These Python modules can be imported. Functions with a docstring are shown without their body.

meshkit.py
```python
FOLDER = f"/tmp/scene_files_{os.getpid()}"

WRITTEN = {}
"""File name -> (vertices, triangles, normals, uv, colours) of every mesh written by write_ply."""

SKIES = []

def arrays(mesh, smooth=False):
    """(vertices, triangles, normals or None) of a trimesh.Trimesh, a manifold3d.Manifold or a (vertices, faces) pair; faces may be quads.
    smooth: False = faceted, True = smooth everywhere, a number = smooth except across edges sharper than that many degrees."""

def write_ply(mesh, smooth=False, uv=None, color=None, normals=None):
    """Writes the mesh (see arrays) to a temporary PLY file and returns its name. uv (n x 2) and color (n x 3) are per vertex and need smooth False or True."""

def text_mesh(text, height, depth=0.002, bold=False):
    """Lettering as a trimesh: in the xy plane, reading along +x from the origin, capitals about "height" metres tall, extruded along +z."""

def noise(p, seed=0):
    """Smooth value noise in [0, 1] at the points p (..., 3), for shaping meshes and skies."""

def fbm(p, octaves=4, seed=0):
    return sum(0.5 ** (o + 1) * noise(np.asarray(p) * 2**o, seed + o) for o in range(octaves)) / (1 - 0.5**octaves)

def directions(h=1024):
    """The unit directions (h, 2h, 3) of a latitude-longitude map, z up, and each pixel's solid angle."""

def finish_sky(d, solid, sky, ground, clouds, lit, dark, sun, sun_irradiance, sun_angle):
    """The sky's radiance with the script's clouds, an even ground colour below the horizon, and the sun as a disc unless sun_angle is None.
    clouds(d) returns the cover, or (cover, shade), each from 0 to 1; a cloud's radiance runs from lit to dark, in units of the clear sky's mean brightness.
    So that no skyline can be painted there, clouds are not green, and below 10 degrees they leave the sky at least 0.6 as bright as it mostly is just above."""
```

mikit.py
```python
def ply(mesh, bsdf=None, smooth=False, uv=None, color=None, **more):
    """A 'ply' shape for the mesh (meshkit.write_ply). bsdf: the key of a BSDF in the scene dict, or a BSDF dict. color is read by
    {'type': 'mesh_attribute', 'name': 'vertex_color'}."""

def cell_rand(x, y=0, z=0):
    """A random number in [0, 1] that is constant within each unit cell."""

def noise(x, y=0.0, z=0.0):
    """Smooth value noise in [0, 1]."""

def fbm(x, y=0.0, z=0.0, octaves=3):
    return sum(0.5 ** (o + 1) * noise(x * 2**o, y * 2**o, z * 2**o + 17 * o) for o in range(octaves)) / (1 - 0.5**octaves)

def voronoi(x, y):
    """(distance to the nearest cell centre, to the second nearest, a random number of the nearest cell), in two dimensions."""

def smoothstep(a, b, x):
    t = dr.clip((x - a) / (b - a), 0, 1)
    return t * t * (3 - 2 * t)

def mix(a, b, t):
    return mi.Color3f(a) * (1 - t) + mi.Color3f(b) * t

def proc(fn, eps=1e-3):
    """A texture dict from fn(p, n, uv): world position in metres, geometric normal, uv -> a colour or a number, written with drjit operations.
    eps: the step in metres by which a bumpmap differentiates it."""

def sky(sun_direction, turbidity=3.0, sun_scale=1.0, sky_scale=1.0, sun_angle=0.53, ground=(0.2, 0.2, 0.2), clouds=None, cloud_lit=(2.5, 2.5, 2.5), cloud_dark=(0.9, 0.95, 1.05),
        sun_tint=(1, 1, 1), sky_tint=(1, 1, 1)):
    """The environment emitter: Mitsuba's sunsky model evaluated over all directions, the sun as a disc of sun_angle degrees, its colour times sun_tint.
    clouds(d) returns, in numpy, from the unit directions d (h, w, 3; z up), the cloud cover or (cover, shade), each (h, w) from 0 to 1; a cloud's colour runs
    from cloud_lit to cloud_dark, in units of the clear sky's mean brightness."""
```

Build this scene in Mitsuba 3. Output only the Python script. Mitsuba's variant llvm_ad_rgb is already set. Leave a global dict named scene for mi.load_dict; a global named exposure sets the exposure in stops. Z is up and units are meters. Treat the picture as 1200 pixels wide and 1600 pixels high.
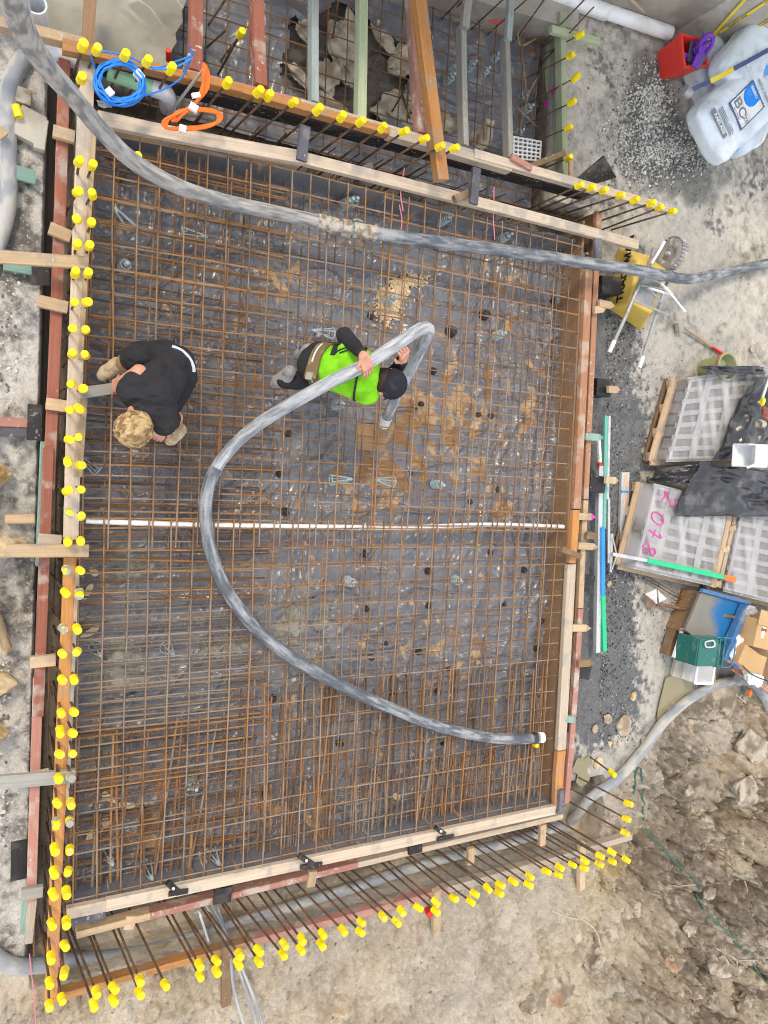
import math, random
import numpy as np, trimesh, scipy.spatial, manifold3d as m3, mitsuba as mi, drjit as dr
import mikit, meshkit
from mikit import noise, fbm, cell_rand, smoothstep, mix, voronoi
from meshkit import fbm as nfbm, noise as nnoise
T = mi.ScalarTransform4f
rnd = random.Random(7)
rng = np.random.default_rng(7)
scene, labels = {}, {}

# ------------------------------------------------------------------ camera, sky, exposure
F, H = 1150.0, 5.5                       # focal length in photo pixels (1200 x 1600), camera height above the slab base
_e1 = np.array([2190, 45, F]); _e1 = _e1 / np.linalg.norm(_e1)
_e2 = np.array([-.051, 1, -(2190 * -.051 + 45) / F]); _e2 = _e2 / np.linalg.norm(_e2)
RW = np.stack([_e1, -_e2, -np.cross(_e1, _e2)])     # world = RW @ (camera right, down, forward)
def P(u, v, z=0.0):
    "the point at height z that the photo shows at pixel (u, v)"
    d = RW @ np.array([u - 600, v - 800, F]); t = (z - H) / d[2]
    return np.array([0, 0, H]) + t * d
_fwd, _up = RW @ [0, 0, 1], RW @ [0, -1, 0]
scene['camera'] = {'type': 'perspective', 'fov_axis': 'y', 'fov': math.degrees(2 * math.atan(800 / F)), 'near_clip': 0.05, 'far_clip': 400.0,
                   'to_world': T().look_at(origin=[0, 0, H], target=[float(x) for x in np.array([0, 0, H]) + _fwd], up=[float(x) for x in _up])}
scene['sky'] = mikit.sky([-0.35, 0.45, 0.82], turbidity=4, sun_scale=0.3, sun_angle=12, clouds=lambda d: 1.0, cloud_lit=(2.42, 2.5, 2.66))
exposure = 2.28

# ------------------------------------------------------------------ helpers: entries
def numbered(name):
    if name not in _used:
        _used[name] = 0
        return name
    _used[name] += 1
    return f'{name}_{_used[name]:03d}'
_used = {}
def tag(key, label=None, cat=None, group=None, kind=None):
    d = labels.setdefault(key, {})
    if label: d['label'] = label
    if cat: d['category'] = cat
    if group: d['group'] = group
    if kind: d['kind'] = kind
def thing(name, label, cat, group=None):
    k = numbered(name); tag(k, label, cat, group); return k
def put(key, mesh, mat, smooth=False, **kw):
    if isinstance(mesh, tuple) and len(mesh) == 3:
        if smooth is True or smooth is False: kw['uv'] = mesh[2]
        mesh = (mesh[0], mesh[1])
    scene[key] = mikit.ply(mesh, mat, smooth, **kw); return key
def part(parent, name, mesh, mat, smooth=False, label=None, kind=None, **kw):
    k = numbered(parent + '__' + name)
    if label or kind: tag(k, label, kind=kind)
    return put(k, mesh, mat, smooth, **kw)
def single(name, label, cat, mesh, mat, smooth=False, group=None, **kw):
    k = thing(name, label, cat, group); return put(k, mesh, mat, smooth, **kw)
def struct(name, mesh, mat, smooth=False, **kw):
    k = numbered(name); tag(k, kind='structure'); return put(k, mesh, mat, smooth, **kw)

# ------------------------------------------------------------------ helpers: meshes
def unit(v):
    v = np.asarray(v, float); return v / max(np.linalg.norm(v), 1e-12)
def frame(d, up=(0, 0, 1)):
    d = unit(d); up = np.asarray(up, float)
    if abs(np.dot(d, unit(up))) > .98: up = np.array([0, 1.0, 0])
    s = unit(np.cross(d, up)); return d, s, np.cross(s, d)
def beam(p0, p1, w, h, up=(0, 0, 1), ch=.003, warp=0.0, seg=1):
    "a sawn timber: w across, h along up; uv = (around, along + a random length), so that no two pieces share their grain"
    p0, p1 = np.asarray(p0, float), np.asarray(p1, float); d, s, n = frame(p1 - p0, up); L = np.linalg.norm(p1 - p0)
    a, b = w / 2, h / 2; c = min(ch, a * .4, b * .4)
    pr = np.array([(-a + c, -b), (a - c, -b), (a, -b + c), (a, b - c), (a - c, b), (-a + c, b), (-a, b - c), (-a, -b + c)])
    off = rnd.randint(1, 150) * 20.0; ar = np.concatenate([[0], np.cumsum(np.linalg.norm(np.diff(np.vstack([pr, pr[:1]]), axis=0), axis=1))])
    V, U, Fc = [], [], []
    wy = warp * (rnd.random() - .5); wz = warp * (rnd.random() - .5)
    for i in range(seg + 1):
        t = i / seg; q = p0 + d * L * t + (s * wy + n * wz) * 4 * t * (1 - t)
        for j in range(9): V.append(q + s * pr[j % 8][0] + n * pr[j % 8][1]); U.append((ar[j], off + L * t))
    for i in range(seg):
        for j in range(8):
            k = i * 9 + j; Fc += [(k, k + 1, k + 10), (k, k + 10, k + 9)]
    for e, q in ((0, p0), (1, p1)):
        b0 = len(V)
        for j in range(8): V.append(q + s * pr[j][0] + n * pr[j][1]); U.append((pr[j][0], off + pr[j][1] + 9))
        for j in range(1, 7): Fc.append((b0, b0 + j + 1, b0 + j) if e == 0 else (b0, b0 + j, b0 + j + 1))
    f = np.array(Fc)[:, ::-1] if np.dot(np.cross(s, n), d) < 0 else np.array(Fc)
    return np.array(V), f, np.array(U)
def smooth_path(pts, step=.03):
    pts = np.asarray(pts, float)
    if len(pts) == 2: pts = np.array([pts[0], pts.mean(0), pts[1]])
    q = np.vstack([2 * pts[0] - pts[1], pts, 2 * pts[-1] - pts[-2]]); out = []
    for i in range(1, len(q) - 2):
        n = max(2, int(np.linalg.norm(q[i + 1] - q[i]) / step)); t = np.linspace(0, 1, n, endpoint=False)[:, None]
        a, b, c, d = q[i - 1], q[i], q[i + 1], q[i + 2]
        out.append(.5 * (2 * b + (c - a) * t + (2 * a - 5 * b + 4 * c - d) * t**2 + (3 * b - a - 3 * c + d) * t**3))
    return np.vstack(out + [pts[-1:]])
def tube(path, r, sides=8, cap=True):
    p = np.asarray(path, float); n = len(p); r = np.broadcast_to(r, n)
    t = np.gradient(p, axis=0); t /= np.linalg.norm(t, axis=1, keepdims=True) + 1e-12
    s = frame(t[0])[1]; S = []
    for i in range(n):
        s = unit(s - np.dot(s, t[i]) * t[i]); S.append(s)
    S = np.array(S); B = np.cross(t, S); a = np.arange(sides + 1) * 2 * np.pi / sides
    V = p[:, None] + r[:, None, None] * (np.cos(a)[None, :, None] * S[:, None] + np.sin(a)[None, :, None] * B[:, None])
    L = np.concatenate([[0], np.cumsum(np.linalg.norm(np.diff(p, axis=0), axis=1))]) + rnd.randint(1, 60) * 20
    U = np.stack(np.broadcast_arrays(np.linspace(0, 1, sides + 1)[None, :], L[:, None]), -1).reshape(-1, 2)
    i, j = np.meshgrid(np.arange(n - 1), np.arange(sides), indexing='ij'); k = i * (sides + 1) + j; w = sides + 1
    f = np.concatenate([np.stack([k, k + 1, k + w + 1], -1).reshape(-1, 3), np.stack([k, k + w + 1, k + w], -1).reshape(-1, 3)])
    V = V.reshape(-1, 3)
    if cap:
        for e, q in ((0, p[0]), (n - 1, p[-1])):
            b0 = len(V); ring = V[e * w: e * w + sides]; V = np.vstack([V, ring, q[None]]); U = np.vstack([U, np.tile(U[e * w], (sides + 1, 1))])
            jj = np.arange(sides); g = np.stack([np.full(sides, b0 + sides), b0 + jj, b0 + (jj + 1) % sides], 1)
            f = np.vstack([f, g[:, ::-1] if e == 0 else g])
    return V, f, U
def bar(p0, p1, r, sides=6): return tube(np.array([p0, p1], float), r, sides)
def join(ms):
    V, Fc, U, n = [], [], [], 0
    for m in ms:
        if not isinstance(m, tuple): m = (np.array(m.vertices), np.array(m.faces))
        V.append(m[0]); Fc.append(np.asarray(m[1]) + n); U.append(m[2] if len(m) > 2 else np.zeros((len(m[0]), 2))); n += len(m[0])
    return np.vstack(V), np.vstack(Fc), np.vstack(U)
SPH = np.array(trimesh.creation.icosphere(2, 1.0).vertices)
def hull(*balls):
    return m3.Manifold.hull_points(np.vstack([SPH * r + np.asarray(p, float) for p, r in balls]))
def hullp(pts): return m3.Manifold.hull_points(np.asarray(pts, float))
def tm(m):
    q = m.to_mesh(); return trimesh.Trimesh(q.vert_properties[:, :3], q.tri_verts, process=False)
def flesh(bones, length=.02, it=10, disp=0.0, scale=30.0):
    "bones: lists of (point, radius); their hulls become one smooth skin"
    m = m3.Manifold.batch_boolean([hull(*b) for b in bones], m3.OpType.Add).refine_to_length(length)
    t = tm(m); t.merge_vertices()
    v0 = np.array(t.vertices); trimesh.smoothing.filter_taubin(t, lamb=.5, nu=.52, iterations=it); dv = np.array(t.vertices) - v0
    dv = np.nan_to_num(dv); t.vertices = v0 + dv * np.minimum(1, 1.2 * length / np.maximum(np.linalg.norm(dv, axis=1), 1e-9))[:, None]
    if disp: t.vertices = t.vertices + t.vertex_normals * (disp * (2 * nfbm(np.array(t.vertices) * scale, 3) - 1))[:, None]
    return t
def rbox(c, dims, r=.01, R=None, ry=None):
    "box with rounded edges, centre c, rotation matrix R"
    h = np.array(dims, float) / 2 - r
    s = np.array(trimesh.creation.icosphere(1, r).vertices)
    pts = np.vstack([s + h * [i, j, k] for i in (-1, 1) for j in (-1, 1) for k in (-1, 1)])
    if R is not None: pts = pts @ np.asarray(R).T
    return tm(hullp(pts + np.asarray(c, float)))
def rotz(a):
    c, s = math.cos(a), math.sin(a); return np.array([[c, -s, 0], [s, c, 0], [0, 0, 1.0]])
def basis(x, y):
    x = unit(x); z = unit(np.cross(x, y)); return np.stack([x, np.cross(z, x), z], 1)
def place(mesh, R, t, s=1.0):
    if isinstance(mesh, tuple): return (mesh[0] * s @ np.asarray(R).T + t,) + mesh[1:]
    m = mesh.copy(); m.vertices = np.array(m.vertices) * s @ np.asarray(R).T + t; return m
def lathe(prof, n=24, closed=False):
    "profile (r, z) turned about z"
    pr = np.asarray(prof, float); a = np.arange(n) * 2 * np.pi / n; k = len(pr)
    V = np.stack([pr[:, 0][:, None] * np.cos(a), pr[:, 0][:, None] * np.sin(a), np.repeat(pr[:, 1][:, None], n, 1)], -1).reshape(-1, 3)
    i, j = np.meshgrid(np.arange(k - 1), np.arange(n), indexing='ij'); q = i * n + j; q2 = i * n + (j + 1) % n
    f = np.concatenate([np.stack([q, q2, q2 + n], -1).reshape(-1, 3), np.stack([q, q2 + n, q + n], -1).reshape(-1, 3)])
    return V, f
def gridmesh(fn, nu, nv):
    "surface from fn(u, v) -> (.., 3), u and v from 0 to 1, with uv"
    u, v = np.meshgrid(np.linspace(0, 1, nu), np.linspace(0, 1, nv), indexing='ij'); V = fn(u, v).reshape(-1, 3)
    i, j = np.meshgrid(np.arange(nu - 1), np.arange(nv - 1), indexing='ij'); k = i * nv + j
    f = np.concatenate([np.stack([k, k + nv, k + nv + 1], -1).reshape(-1, 3), np.stack([k, k + nv + 1, k + 1], -1).reshape(-1, 3)])
    return V, f, np.stack([u, v], -1).reshape(-1, 2)
def thick(m, t):
    "closes an open sheet into a shell of thickness t"
    q = trimesh.Trimesh(m[0], m[1], process=False); n = np.array(q.vertex_normals); V = np.vstack([m[0], m[0] - n * t]); k = len(m[0])
    e = q.edges_sorted; uq, c = np.unique(e, axis=0, return_counts=True); b = {tuple(x) for x in uq[c == 1]}
    side = [x for x in q.edges if tuple(sorted(x)) in b]; S = [(a_, c_, d_) for (a, bb) in side for (a_, c_, d_) in ((bb, a, a + k), (bb, a + k, bb + k))]
    return V, np.vstack([m[1], m[1][:, ::-1] + k, np.array(S, int).reshape(-1, 3)])
def quad(p00, p10, p01, p11):
    p00, p10, p01, p11 = (np.asarray(p, float) for p in (p00, p10, p01, p11))
    return lambda u, v: (p00 * ((1 - u) * (1 - v))[..., None] + p10 * (u * (1 - v))[..., None] + p01 * ((1 - u) * v)[..., None] + p11 * (u * v)[..., None])
def letters(text, height, o, xd, yd, depth=.0015, bold=True, center=True):
    m = meshkit.text_mesh(text, height, depth, bold); v = np.array(m.vertices)
    if center: v[:, 0] -= (v[:, 0].min() + v[:, 0].max()) / 2; v[:, 1] -= height / 2
    return trimesh.Trimesh(v @ basis(xd, yd).T + np.asarray(o), m.faces, process=False)
def rock(c, size, seed, sub=3, amp=.35, flat=1.0):
    m = trimesh.creation.icosphere(sub, 1.0); v = np.array(m.vertices); r = np.random.default_rng(seed)
    for _ in range(9):                                   # planes that cut facets
        n = unit(r.normal(size=3)); d = .55 + .35 * r.random(); over = np.maximum(v @ n - d, 0); v = v - over[:, None] * n * .9
    v = v * (1 + amp * (nfbm(v * 1.7 + seed * 3.1, 3) - .5))[:, None]
    v = v * np.asarray(size) @ rotz(r.random() * 6.28).T; v[:, 2] *= flat
    return trimesh.Trimesh(v + c, m.faces, process=False)

# ------------------------------------------------------------------ materials
def bsdf(name, col, rough=.6, spec=.4, bump=None, scale=.01, metallic=0.0, two=True, eps=2e-3, **kw):
    c = mikit.proc(col) if callable(col) else {'type': 'rgb', 'value': list(col)}
    b = {'type': 'principled', 'base_color': c, 'roughness': mikit.proc(rough) if callable(rough) else float(rough), 'specular': float(spec), 'metallic': float(metallic), **kw}
    if bump is not None: b = {'type': 'bumpmap', 'arbitrary': mikit.proc(bump, eps), 'scale': float(scale), 'bsdf': b}
    scene[name] = {'type': 'twosided', 'bsdf': b} if two else b
def C(r, g, b): return mi.Color3f(r, g, b)
def wood(c0, c1, dirt=(.25, .23, .2), damount=.5, tone=.35):
    def fn(p, n, uv):
        k = dr.floor(uv.y / 20.0); t = cell_rand(k, 3, 1)
        g = fbm(uv.x * 90 + k, uv.y * 2.2, k, 3); g2 = noise(uv.x * 260 + 5 * noise(uv.x * 8, uv.y * 1.5, k), uv.y * 7, k)
        c = mix(c0, c1, dr.clip(.15 + .7 * g + .35 * (g2 - .5), 0, 1)) * (1 - tone * .6 + tone * t)
        d = smoothstep(.52, .72, fbm(p.x * 9, p.y * 9, p.z * 9 + 3, 4)) * damount
        s = smoothstep(.8, .86, noise(p.x * 55, p.y * 55, p.z * 55)) * smoothstep(.45, .6, noise(p.x * 6 + 9, p.y * 6, p.z * 6)) * damount
        return mix(mix(c, dirt, d), (.5, .49, .46), s)
    return fn
def wbump(p, n, uv): return fbm(uv.x * 120, uv.y * 4, 1, 2)
bsdf('m_pine', wood((.62, .47, .31), (.42, .29, .17)), .75, .2, wbump, .002)
bsdf('m_orange_pine', wood((.56, .28, .10), (.36, .16, .05), damount=.35), .7, .25, wbump, .002)
bsdf('m_pale_pine', wood((.62, .53, .42), (.40, .32, .24), dirt=(.32, .31, .29), damount=.6), .8, .2, wbump, .002)
bsdf('m_red_timber', wood((.34, .13, .09), (.22, .085, .06), dirt=(.42, .36, .32), damount=.8), .75, .25, wbump, .002)
bsdf('m_pink_timber', wood((.52, .27, .22), (.38, .18, .14), dirt=(.5, .44, .38), damount=.8), .75, .25, wbump, .002)
bsdf('m_orange_form', wood((.52, .27, .16), (.38, .19, .11), dirt=(.48, .42, .35), damount=.6), .65, .3, wbump, .002)
bsdf('m_green_timber', wood((.45, .50, .33), (.30, .35, .22), dirt=(.45, .45, .38), damount=.4), .75, .2, wbump, .002)
bsdf('m_grey_timber', wood((.40, .40, .36), (.25, .25, .23), damount=.5), .8, .2, wbump, .002)
bsdf('m_blue_timber', wood((.36, .41, .40), (.24, .29, .29), damount=.4), .8, .2, wbump, .002)
bsdf('m_teal_timber', wood((.27, .42, .36), (.19, .32, .27), damount=.4), .75, .2, wbump, .002)
bsdf('m_brown_timber', wood((.30, .19, .11), (.19, .11, .065), damount=.45), .8, .2, wbump, .002)
bsdf('m_formply', wood((.03, .027, .028), (.014, .013, .014), dirt=(.12, .11, .10), damount=.4), .45, .4)
bsdf('m_slate_timber', wood((.13, .13, .16), (.085, .085, .11), dirt=(.22, .22, .22), damount=.5), .7, .3)
def rust(p, n, uv):
    k = dr.floor(uv.y / 20.0); t = cell_rand(k, 5, 2)
    f = fbm(p.x * 14, p.y * 14, p.z * 20, 3)
    c = mix((.33, .18, .082), (.16, .10, .064), smoothstep(.35, .7, .55 * f + .45 * t))
    c = mix(c, (.30, .26, .22), smoothstep(.52, .75, noise(p.x * 7, p.y * 7, t * 31)) * .6)
    # splashed with cement where the first concrete has been poured
    cem = smoothstep(.42, .6, fbm(p.x * 3.3, p.y * 3.3, 1, 3) + .75 * (dr.exp(-(dr.square((p.x - .9) / .55) + dr.square((p.y + 1.35) / .65))) + .5 * dr.exp(-(dr.square((p.x - 2.3) / .45) + dr.square((p.y + 1.5) / .4)))) - .25)
    return mix(c, (.25, .245, .22), cem * .4)
bsdf('m_rust', rust, .75, .25)
def rust_dark(p, n, uv):
    k = dr.floor(uv.y / 20.0); t = cell_rand(k, 5, 2)
    c = mix((.20, .11, .055), (.095, .07, .052), smoothstep(.3, .7, .6 * t + .4 * fbm(p.x * 11, p.y * 11, p.z * 11, 2)))
    c = mix(c, (.34, .14, .04), smoothstep(.62, .8, noise(p.x * 2.5, p.y * 2.5, t * 17)) * .7)
    cem = smoothstep(.42, .6, fbm(p.x * 3.3, p.y * 3.3, 1, 3) + .7 * dr.exp(-(dr.square((p.x - .9) / .5) + dr.square((p.y + 1.45) / .6))) - .25)
    return mix(c, (.25, .245, .22), cem * .5)
bsdf('m_rust_dark', rust_dark, .75, .3)
bsdf('m_bar', lambda p, n, uv: mix((.085, .06, .045), (.18, .10, .055), smoothstep(.35, .7, fbm(p.x * 16, p.y * 16, p.z * 12, 3))), .7, .3)
bsdf('m_yellow', lambda p, n, uv: mix(mix((.88, .71, .01), (.74, .55, .015), smoothstep(.45, .75, fbm(p.x * 19, p.y * 19, p.z * 19, 3))), (.42, .38, .24), smoothstep(.66, .74, fbm(p.x * 43, p.y * 43, p.z * 43, 3)) * smoothstep(.5, .62, noise(p.x * 6, p.y * 6, 5)) * .8), .45, .4)
bsdf('m_cap_dirty', lambda p, n, uv: mix((.9, .72, .01), (.33, .33, .30), smoothstep(.42, .5, fbm(p.x * 22, p.y * 22, p.z * 22, 3))), .6, .3)
bsdf('m_red_cap', (.6, .03, .02), .45, .4)
# ---- black polythene under the steel: creased, with mud, sawdust and cement lying on it
def blob(p, x, y, rx, ry, a=0.0):
    c, s = math.cos(a), math.sin(a); dx, dy = p.x - x, p.y - y
    return dr.exp(-(dr.square((dx * c + dy * s) / rx) + dr.square((dy * c - dx * s) / ry)))
def mud_cover(p):
    m = 1.0 * blob(p, 3.10, .30, .75, .22, .75) + .8 * blob(p, 2.95, -.12, .5, .2, .3) + .6 * blob(p, 3.6, .55, .4, .25, .4) + .5 * blob(p, 3.95, .1, .5, .3, .5) + .40 * blob(p, 3.9, -.55, .14, .4)
    m += .42 * blob(p, 4.3, .55, .3, .8) + .42 * blob(p, 1.7, 1.3, .5, .5) + .5 * blob(p, .75, -2.5, .35, .6) + .45 * blob(p, 3.4, -1.6, 1.0, .35) + .30 * blob(p, 4.4, 1.2, .5, .8) + .36 * blob(p, 2.6, -2.7, 2.0, .4)
    w_ = 2.5 * fbm(p.x * 3.1, p.y * 3.1, 12, 3); n = fbm(p.x * 9 + p.y * 5 + w_, p.y * 5 - p.x * 7 - w_, 2, 6)
    return smoothstep(.47, .60, m * .62 + 2.0 * (n - .5))
def membrane(p, n, uv):
    f = fbm(p.x * 2.2, p.y * 2.2, 4, 3)
    c = mix((.122, .126, .146), (.175, .179, .198), f)
    c = mix(c, (.26, .25, .25), smoothstep(.5, .75, fbm(p.x * 6, p.y * 6, 8, 4)) * .25)                # dried dust film
    k = mud_cover(p); v = fbm(p.x * 9, p.y * 9, 6, 3)
    c = mix(c, mix((.44, .30, .16), (.27, .135, .045), smoothstep(.4, .62, v)), k * .92)
    return mix(c, (.55, .47, .33), smoothstep(.88, .93, noise(p.x * 52 + 3 * noise(p.x * 9, p.y * 9, 2), p.y * 44, 3)) * smoothstep(.52, .70, fbm(p.x * 3, p.y * 3, 21, 2)) * .8)   # chips and splinters
def membrane_rough(p, n, uv): return .22 + .35 * mud_cover(p) + .15 * noise(p.x * 3, p.y * 3, 2)
def membrane_bump(p, n, uv):
    w0 = fbm(p.x * 1.7, p.y * 1.7, 3, 3) * 3
    cr = lambda x: dr.power(1 - dr.abs(2 * x - 1), 5)
    return .5 * cr(noise(p.x * 7 + w0, p.y * 3 + w0 * 2, 1)) + .5 * cr(noise(p.x * 4 - w0, p.y * 9 + w0, 5)) + .3 * cr(noise(p.x * 17 + w0 * 4, p.y * 15 - w0 * 3, 9)) + .12 * noise(p.x * 40, p.y * 34, 3)
def _old_bump(p, n, uv):
    w = noise(p.x * 2, p.y * 2, 1) * 2
    return .6 * dr.abs(noise(p.x * 11 + w * 3, p.y * 5 + w * 2, 1) - .5) + .35 * dr.abs(noise(p.x * 7, p.y * 19 + w, 2) - .5) + .15 * noise(p.x * 40, p.y * 34, 3)
bsdf('m_membrane', membrane, membrane_rough, .75, membrane_bump, .013, eps=3e-3)
# ---- ground
def _streak(p, x0, y0, x1, y1, w):
    d = np.array([x1 - x0, y1 - y0]); L = float(np.hypot(*d)); d = d / L
    t = (p.x - x0) * float(d[0]) + (p.y - y0) * float(d[1]); s = (p.x - x0) * float(-d[1]) + (p.y - y0) * float(d[0])
    return smoothstep(w * 1.5, w * .3, dr.abs(s)) * smoothstep(-w, w * .3, t) * smoothstep(L + w, L - w * .3, t)
_g = {k: P(*v)[:2] for k, v in dict(s0=(948, 470), s1=(935, 1130), s2=(985, 700), sp=(1020, 170), sp2=(1060, 270), pk=(1012, 712)).items()}
def ground_col(p, n, uv):
    f = fbm(p.x * 1.7 + .6 * p.z, p.y * 1.7, 1, 7); h = fbm(p.x * 6, p.y * 6, 5 + p.z * 6, 6); q = noise(p.x * 75, p.y * 75, 2); g = fbm(p.x * 21, p.y * 21, 9 + p.z * 15, 5)
    grit = noise(p.x * 140, p.y * 140, p.z * 140); big = fbm(p.x * .8, p.y * .8, 71, 4)
    slab = mix((.52, .485, .42), (.27, .25, .215), smoothstep(.32, .70, .30 * f + .35 * h + .35 * g))
    slab = mix(slab, (.33, .33, .32), smoothstep(.45, .62, big) * .5)
    slab = mix(slab, (.13, .125, .115), smoothstep(.50, .74, .35 * h + .35 * g + .3 * fbm(p.x * 2.3, p.y * 2.3, 77, 4)) * .75)
    slab = mix(slab, (.58, .55, .49), smoothstep(.50, .80, .5 * fbm(p.x * 15, p.y * 15, 90, 5) + .5 * f) * .6) * (.80 + .4 * grit)
    soil = mix((.45, .385, .285), (.20, .158, .108), smoothstep(.30, .70, .45 * h + .55 * g))
    soil = mix(soil, (.56, .51, .425), smoothstep(.42, .66, .45 * fbm(p.x * 4.3, p.y * 4.3, 14, 6) + .55 * g) * .65)
    soil = mix(soil, (.36, .20, .095), smoothstep(.58, .74, .6 * fbm(p.x * 2.6, p.y * 2.6, 30, 5) + .4 * g) * .5)
    soil = mix(soil, (.40, .31, .14), blob(p, 5.75, -4.15, .55, .28, .3) * smoothstep(.3, .6, g) * .8)
    soil = mix(soil, (.36, .35, .325), smoothstep(.45, .62, big) * .4)
    soil = mix(soil, (.12, .092, .066), smoothstep(5.4, 7.0, p.x) * smoothstep(.46, .62, .6 * fbm(p.x * 1.7, p.y * 1.7, 44, 6) + .4 * g) * .8) * (.80 + .4 * grit)
    e2 = soil_mask(p, f)
    c = mix(slab, soil, e2)
    left = smoothstep(.34, .24, p.x)
    lc = mix((.50, .48, .44), (.13, .122, .11), smoothstep(.40, .66, .5 * fbm(p.x * 4, p.y * 2.2, 3, 6) + .5 * g)) * (.8 + .4 * grit)
    lc = mix(lc, (.66, .65, .62), smoothstep(.78, .86, noise(p.x * 70, p.y * 70, 7)) * .45)
    c = mix(c, lc, left * (1 - e2))
    # dark sandy screenings spilt along the formwork, and round the gravel heap
    st = _streak(p, *_g['s0'], *_g['s1'], .52); st = dr.maximum(st, blob(p, *_g['s2'], .40, .7) * .85)
    st = smoothstep(.24, .58, st + 1.1 * (fbm(p.x * 1.8, p.y * 1.8, 33, 7) - .5) + .9 * (g - .5)) * (.7 + .3 * grit)
    c = mix(c, mix((.050, .058, .070), (.10, .108, .118), q), st * .96 * (1 - e2))
    hp = dr.maximum(blob(p, *_g['sp'], .36, .62, .45), blob(p, *_g['sp2'], .65, .36, .1))
    hp = smoothstep(.35, .66, hp + 1.2 * (fbm(p.x * 4, p.y * 4, 51, 6) - .5))
    c = mix(c, mix((.10, .10, .09), (.24, .235, .21), q), hp * .85)
    c = mix(c, (.80, .12, .18), smoothstep(.5, .62, blob(p, *_g['pk'], .085, .12) + 1.2 * (g - .5)) * .85)     # pink survey paint
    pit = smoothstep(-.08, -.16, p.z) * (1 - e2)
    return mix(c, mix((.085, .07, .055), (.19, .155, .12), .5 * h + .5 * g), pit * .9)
def soil_mask(p, f):
    w = .5 * (f - .5)
    a_ = smoothstep(-3.58, -3.72, p.y + w * .3)
    # the heap at the right lies below a line that runs from the formwork corner up past the grey hose
    b_ = smoothstep(.12, -.12, p.y + w - (-3.35 + 1.05 * dr.clip(p.x - 5.6, 0, 1.05) - .22 * dr.maximum(p.x - 7.4, 0))) * smoothstep(5.0, 5.3, p.x)
    return dr.maximum(a_, b_)
def ground_bump(p, n, uv):
    return .55 * fbm(p.x * 16, p.y * 16, p.z * 16, 6) + .45 * dr.abs(fbm(p.x * 9, p.y * 11, p.z * 9, 4) - .5) * 2
bsdf('m_ground', ground_col, .74, .35, ground_bump, .05, eps=3e-3)
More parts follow.
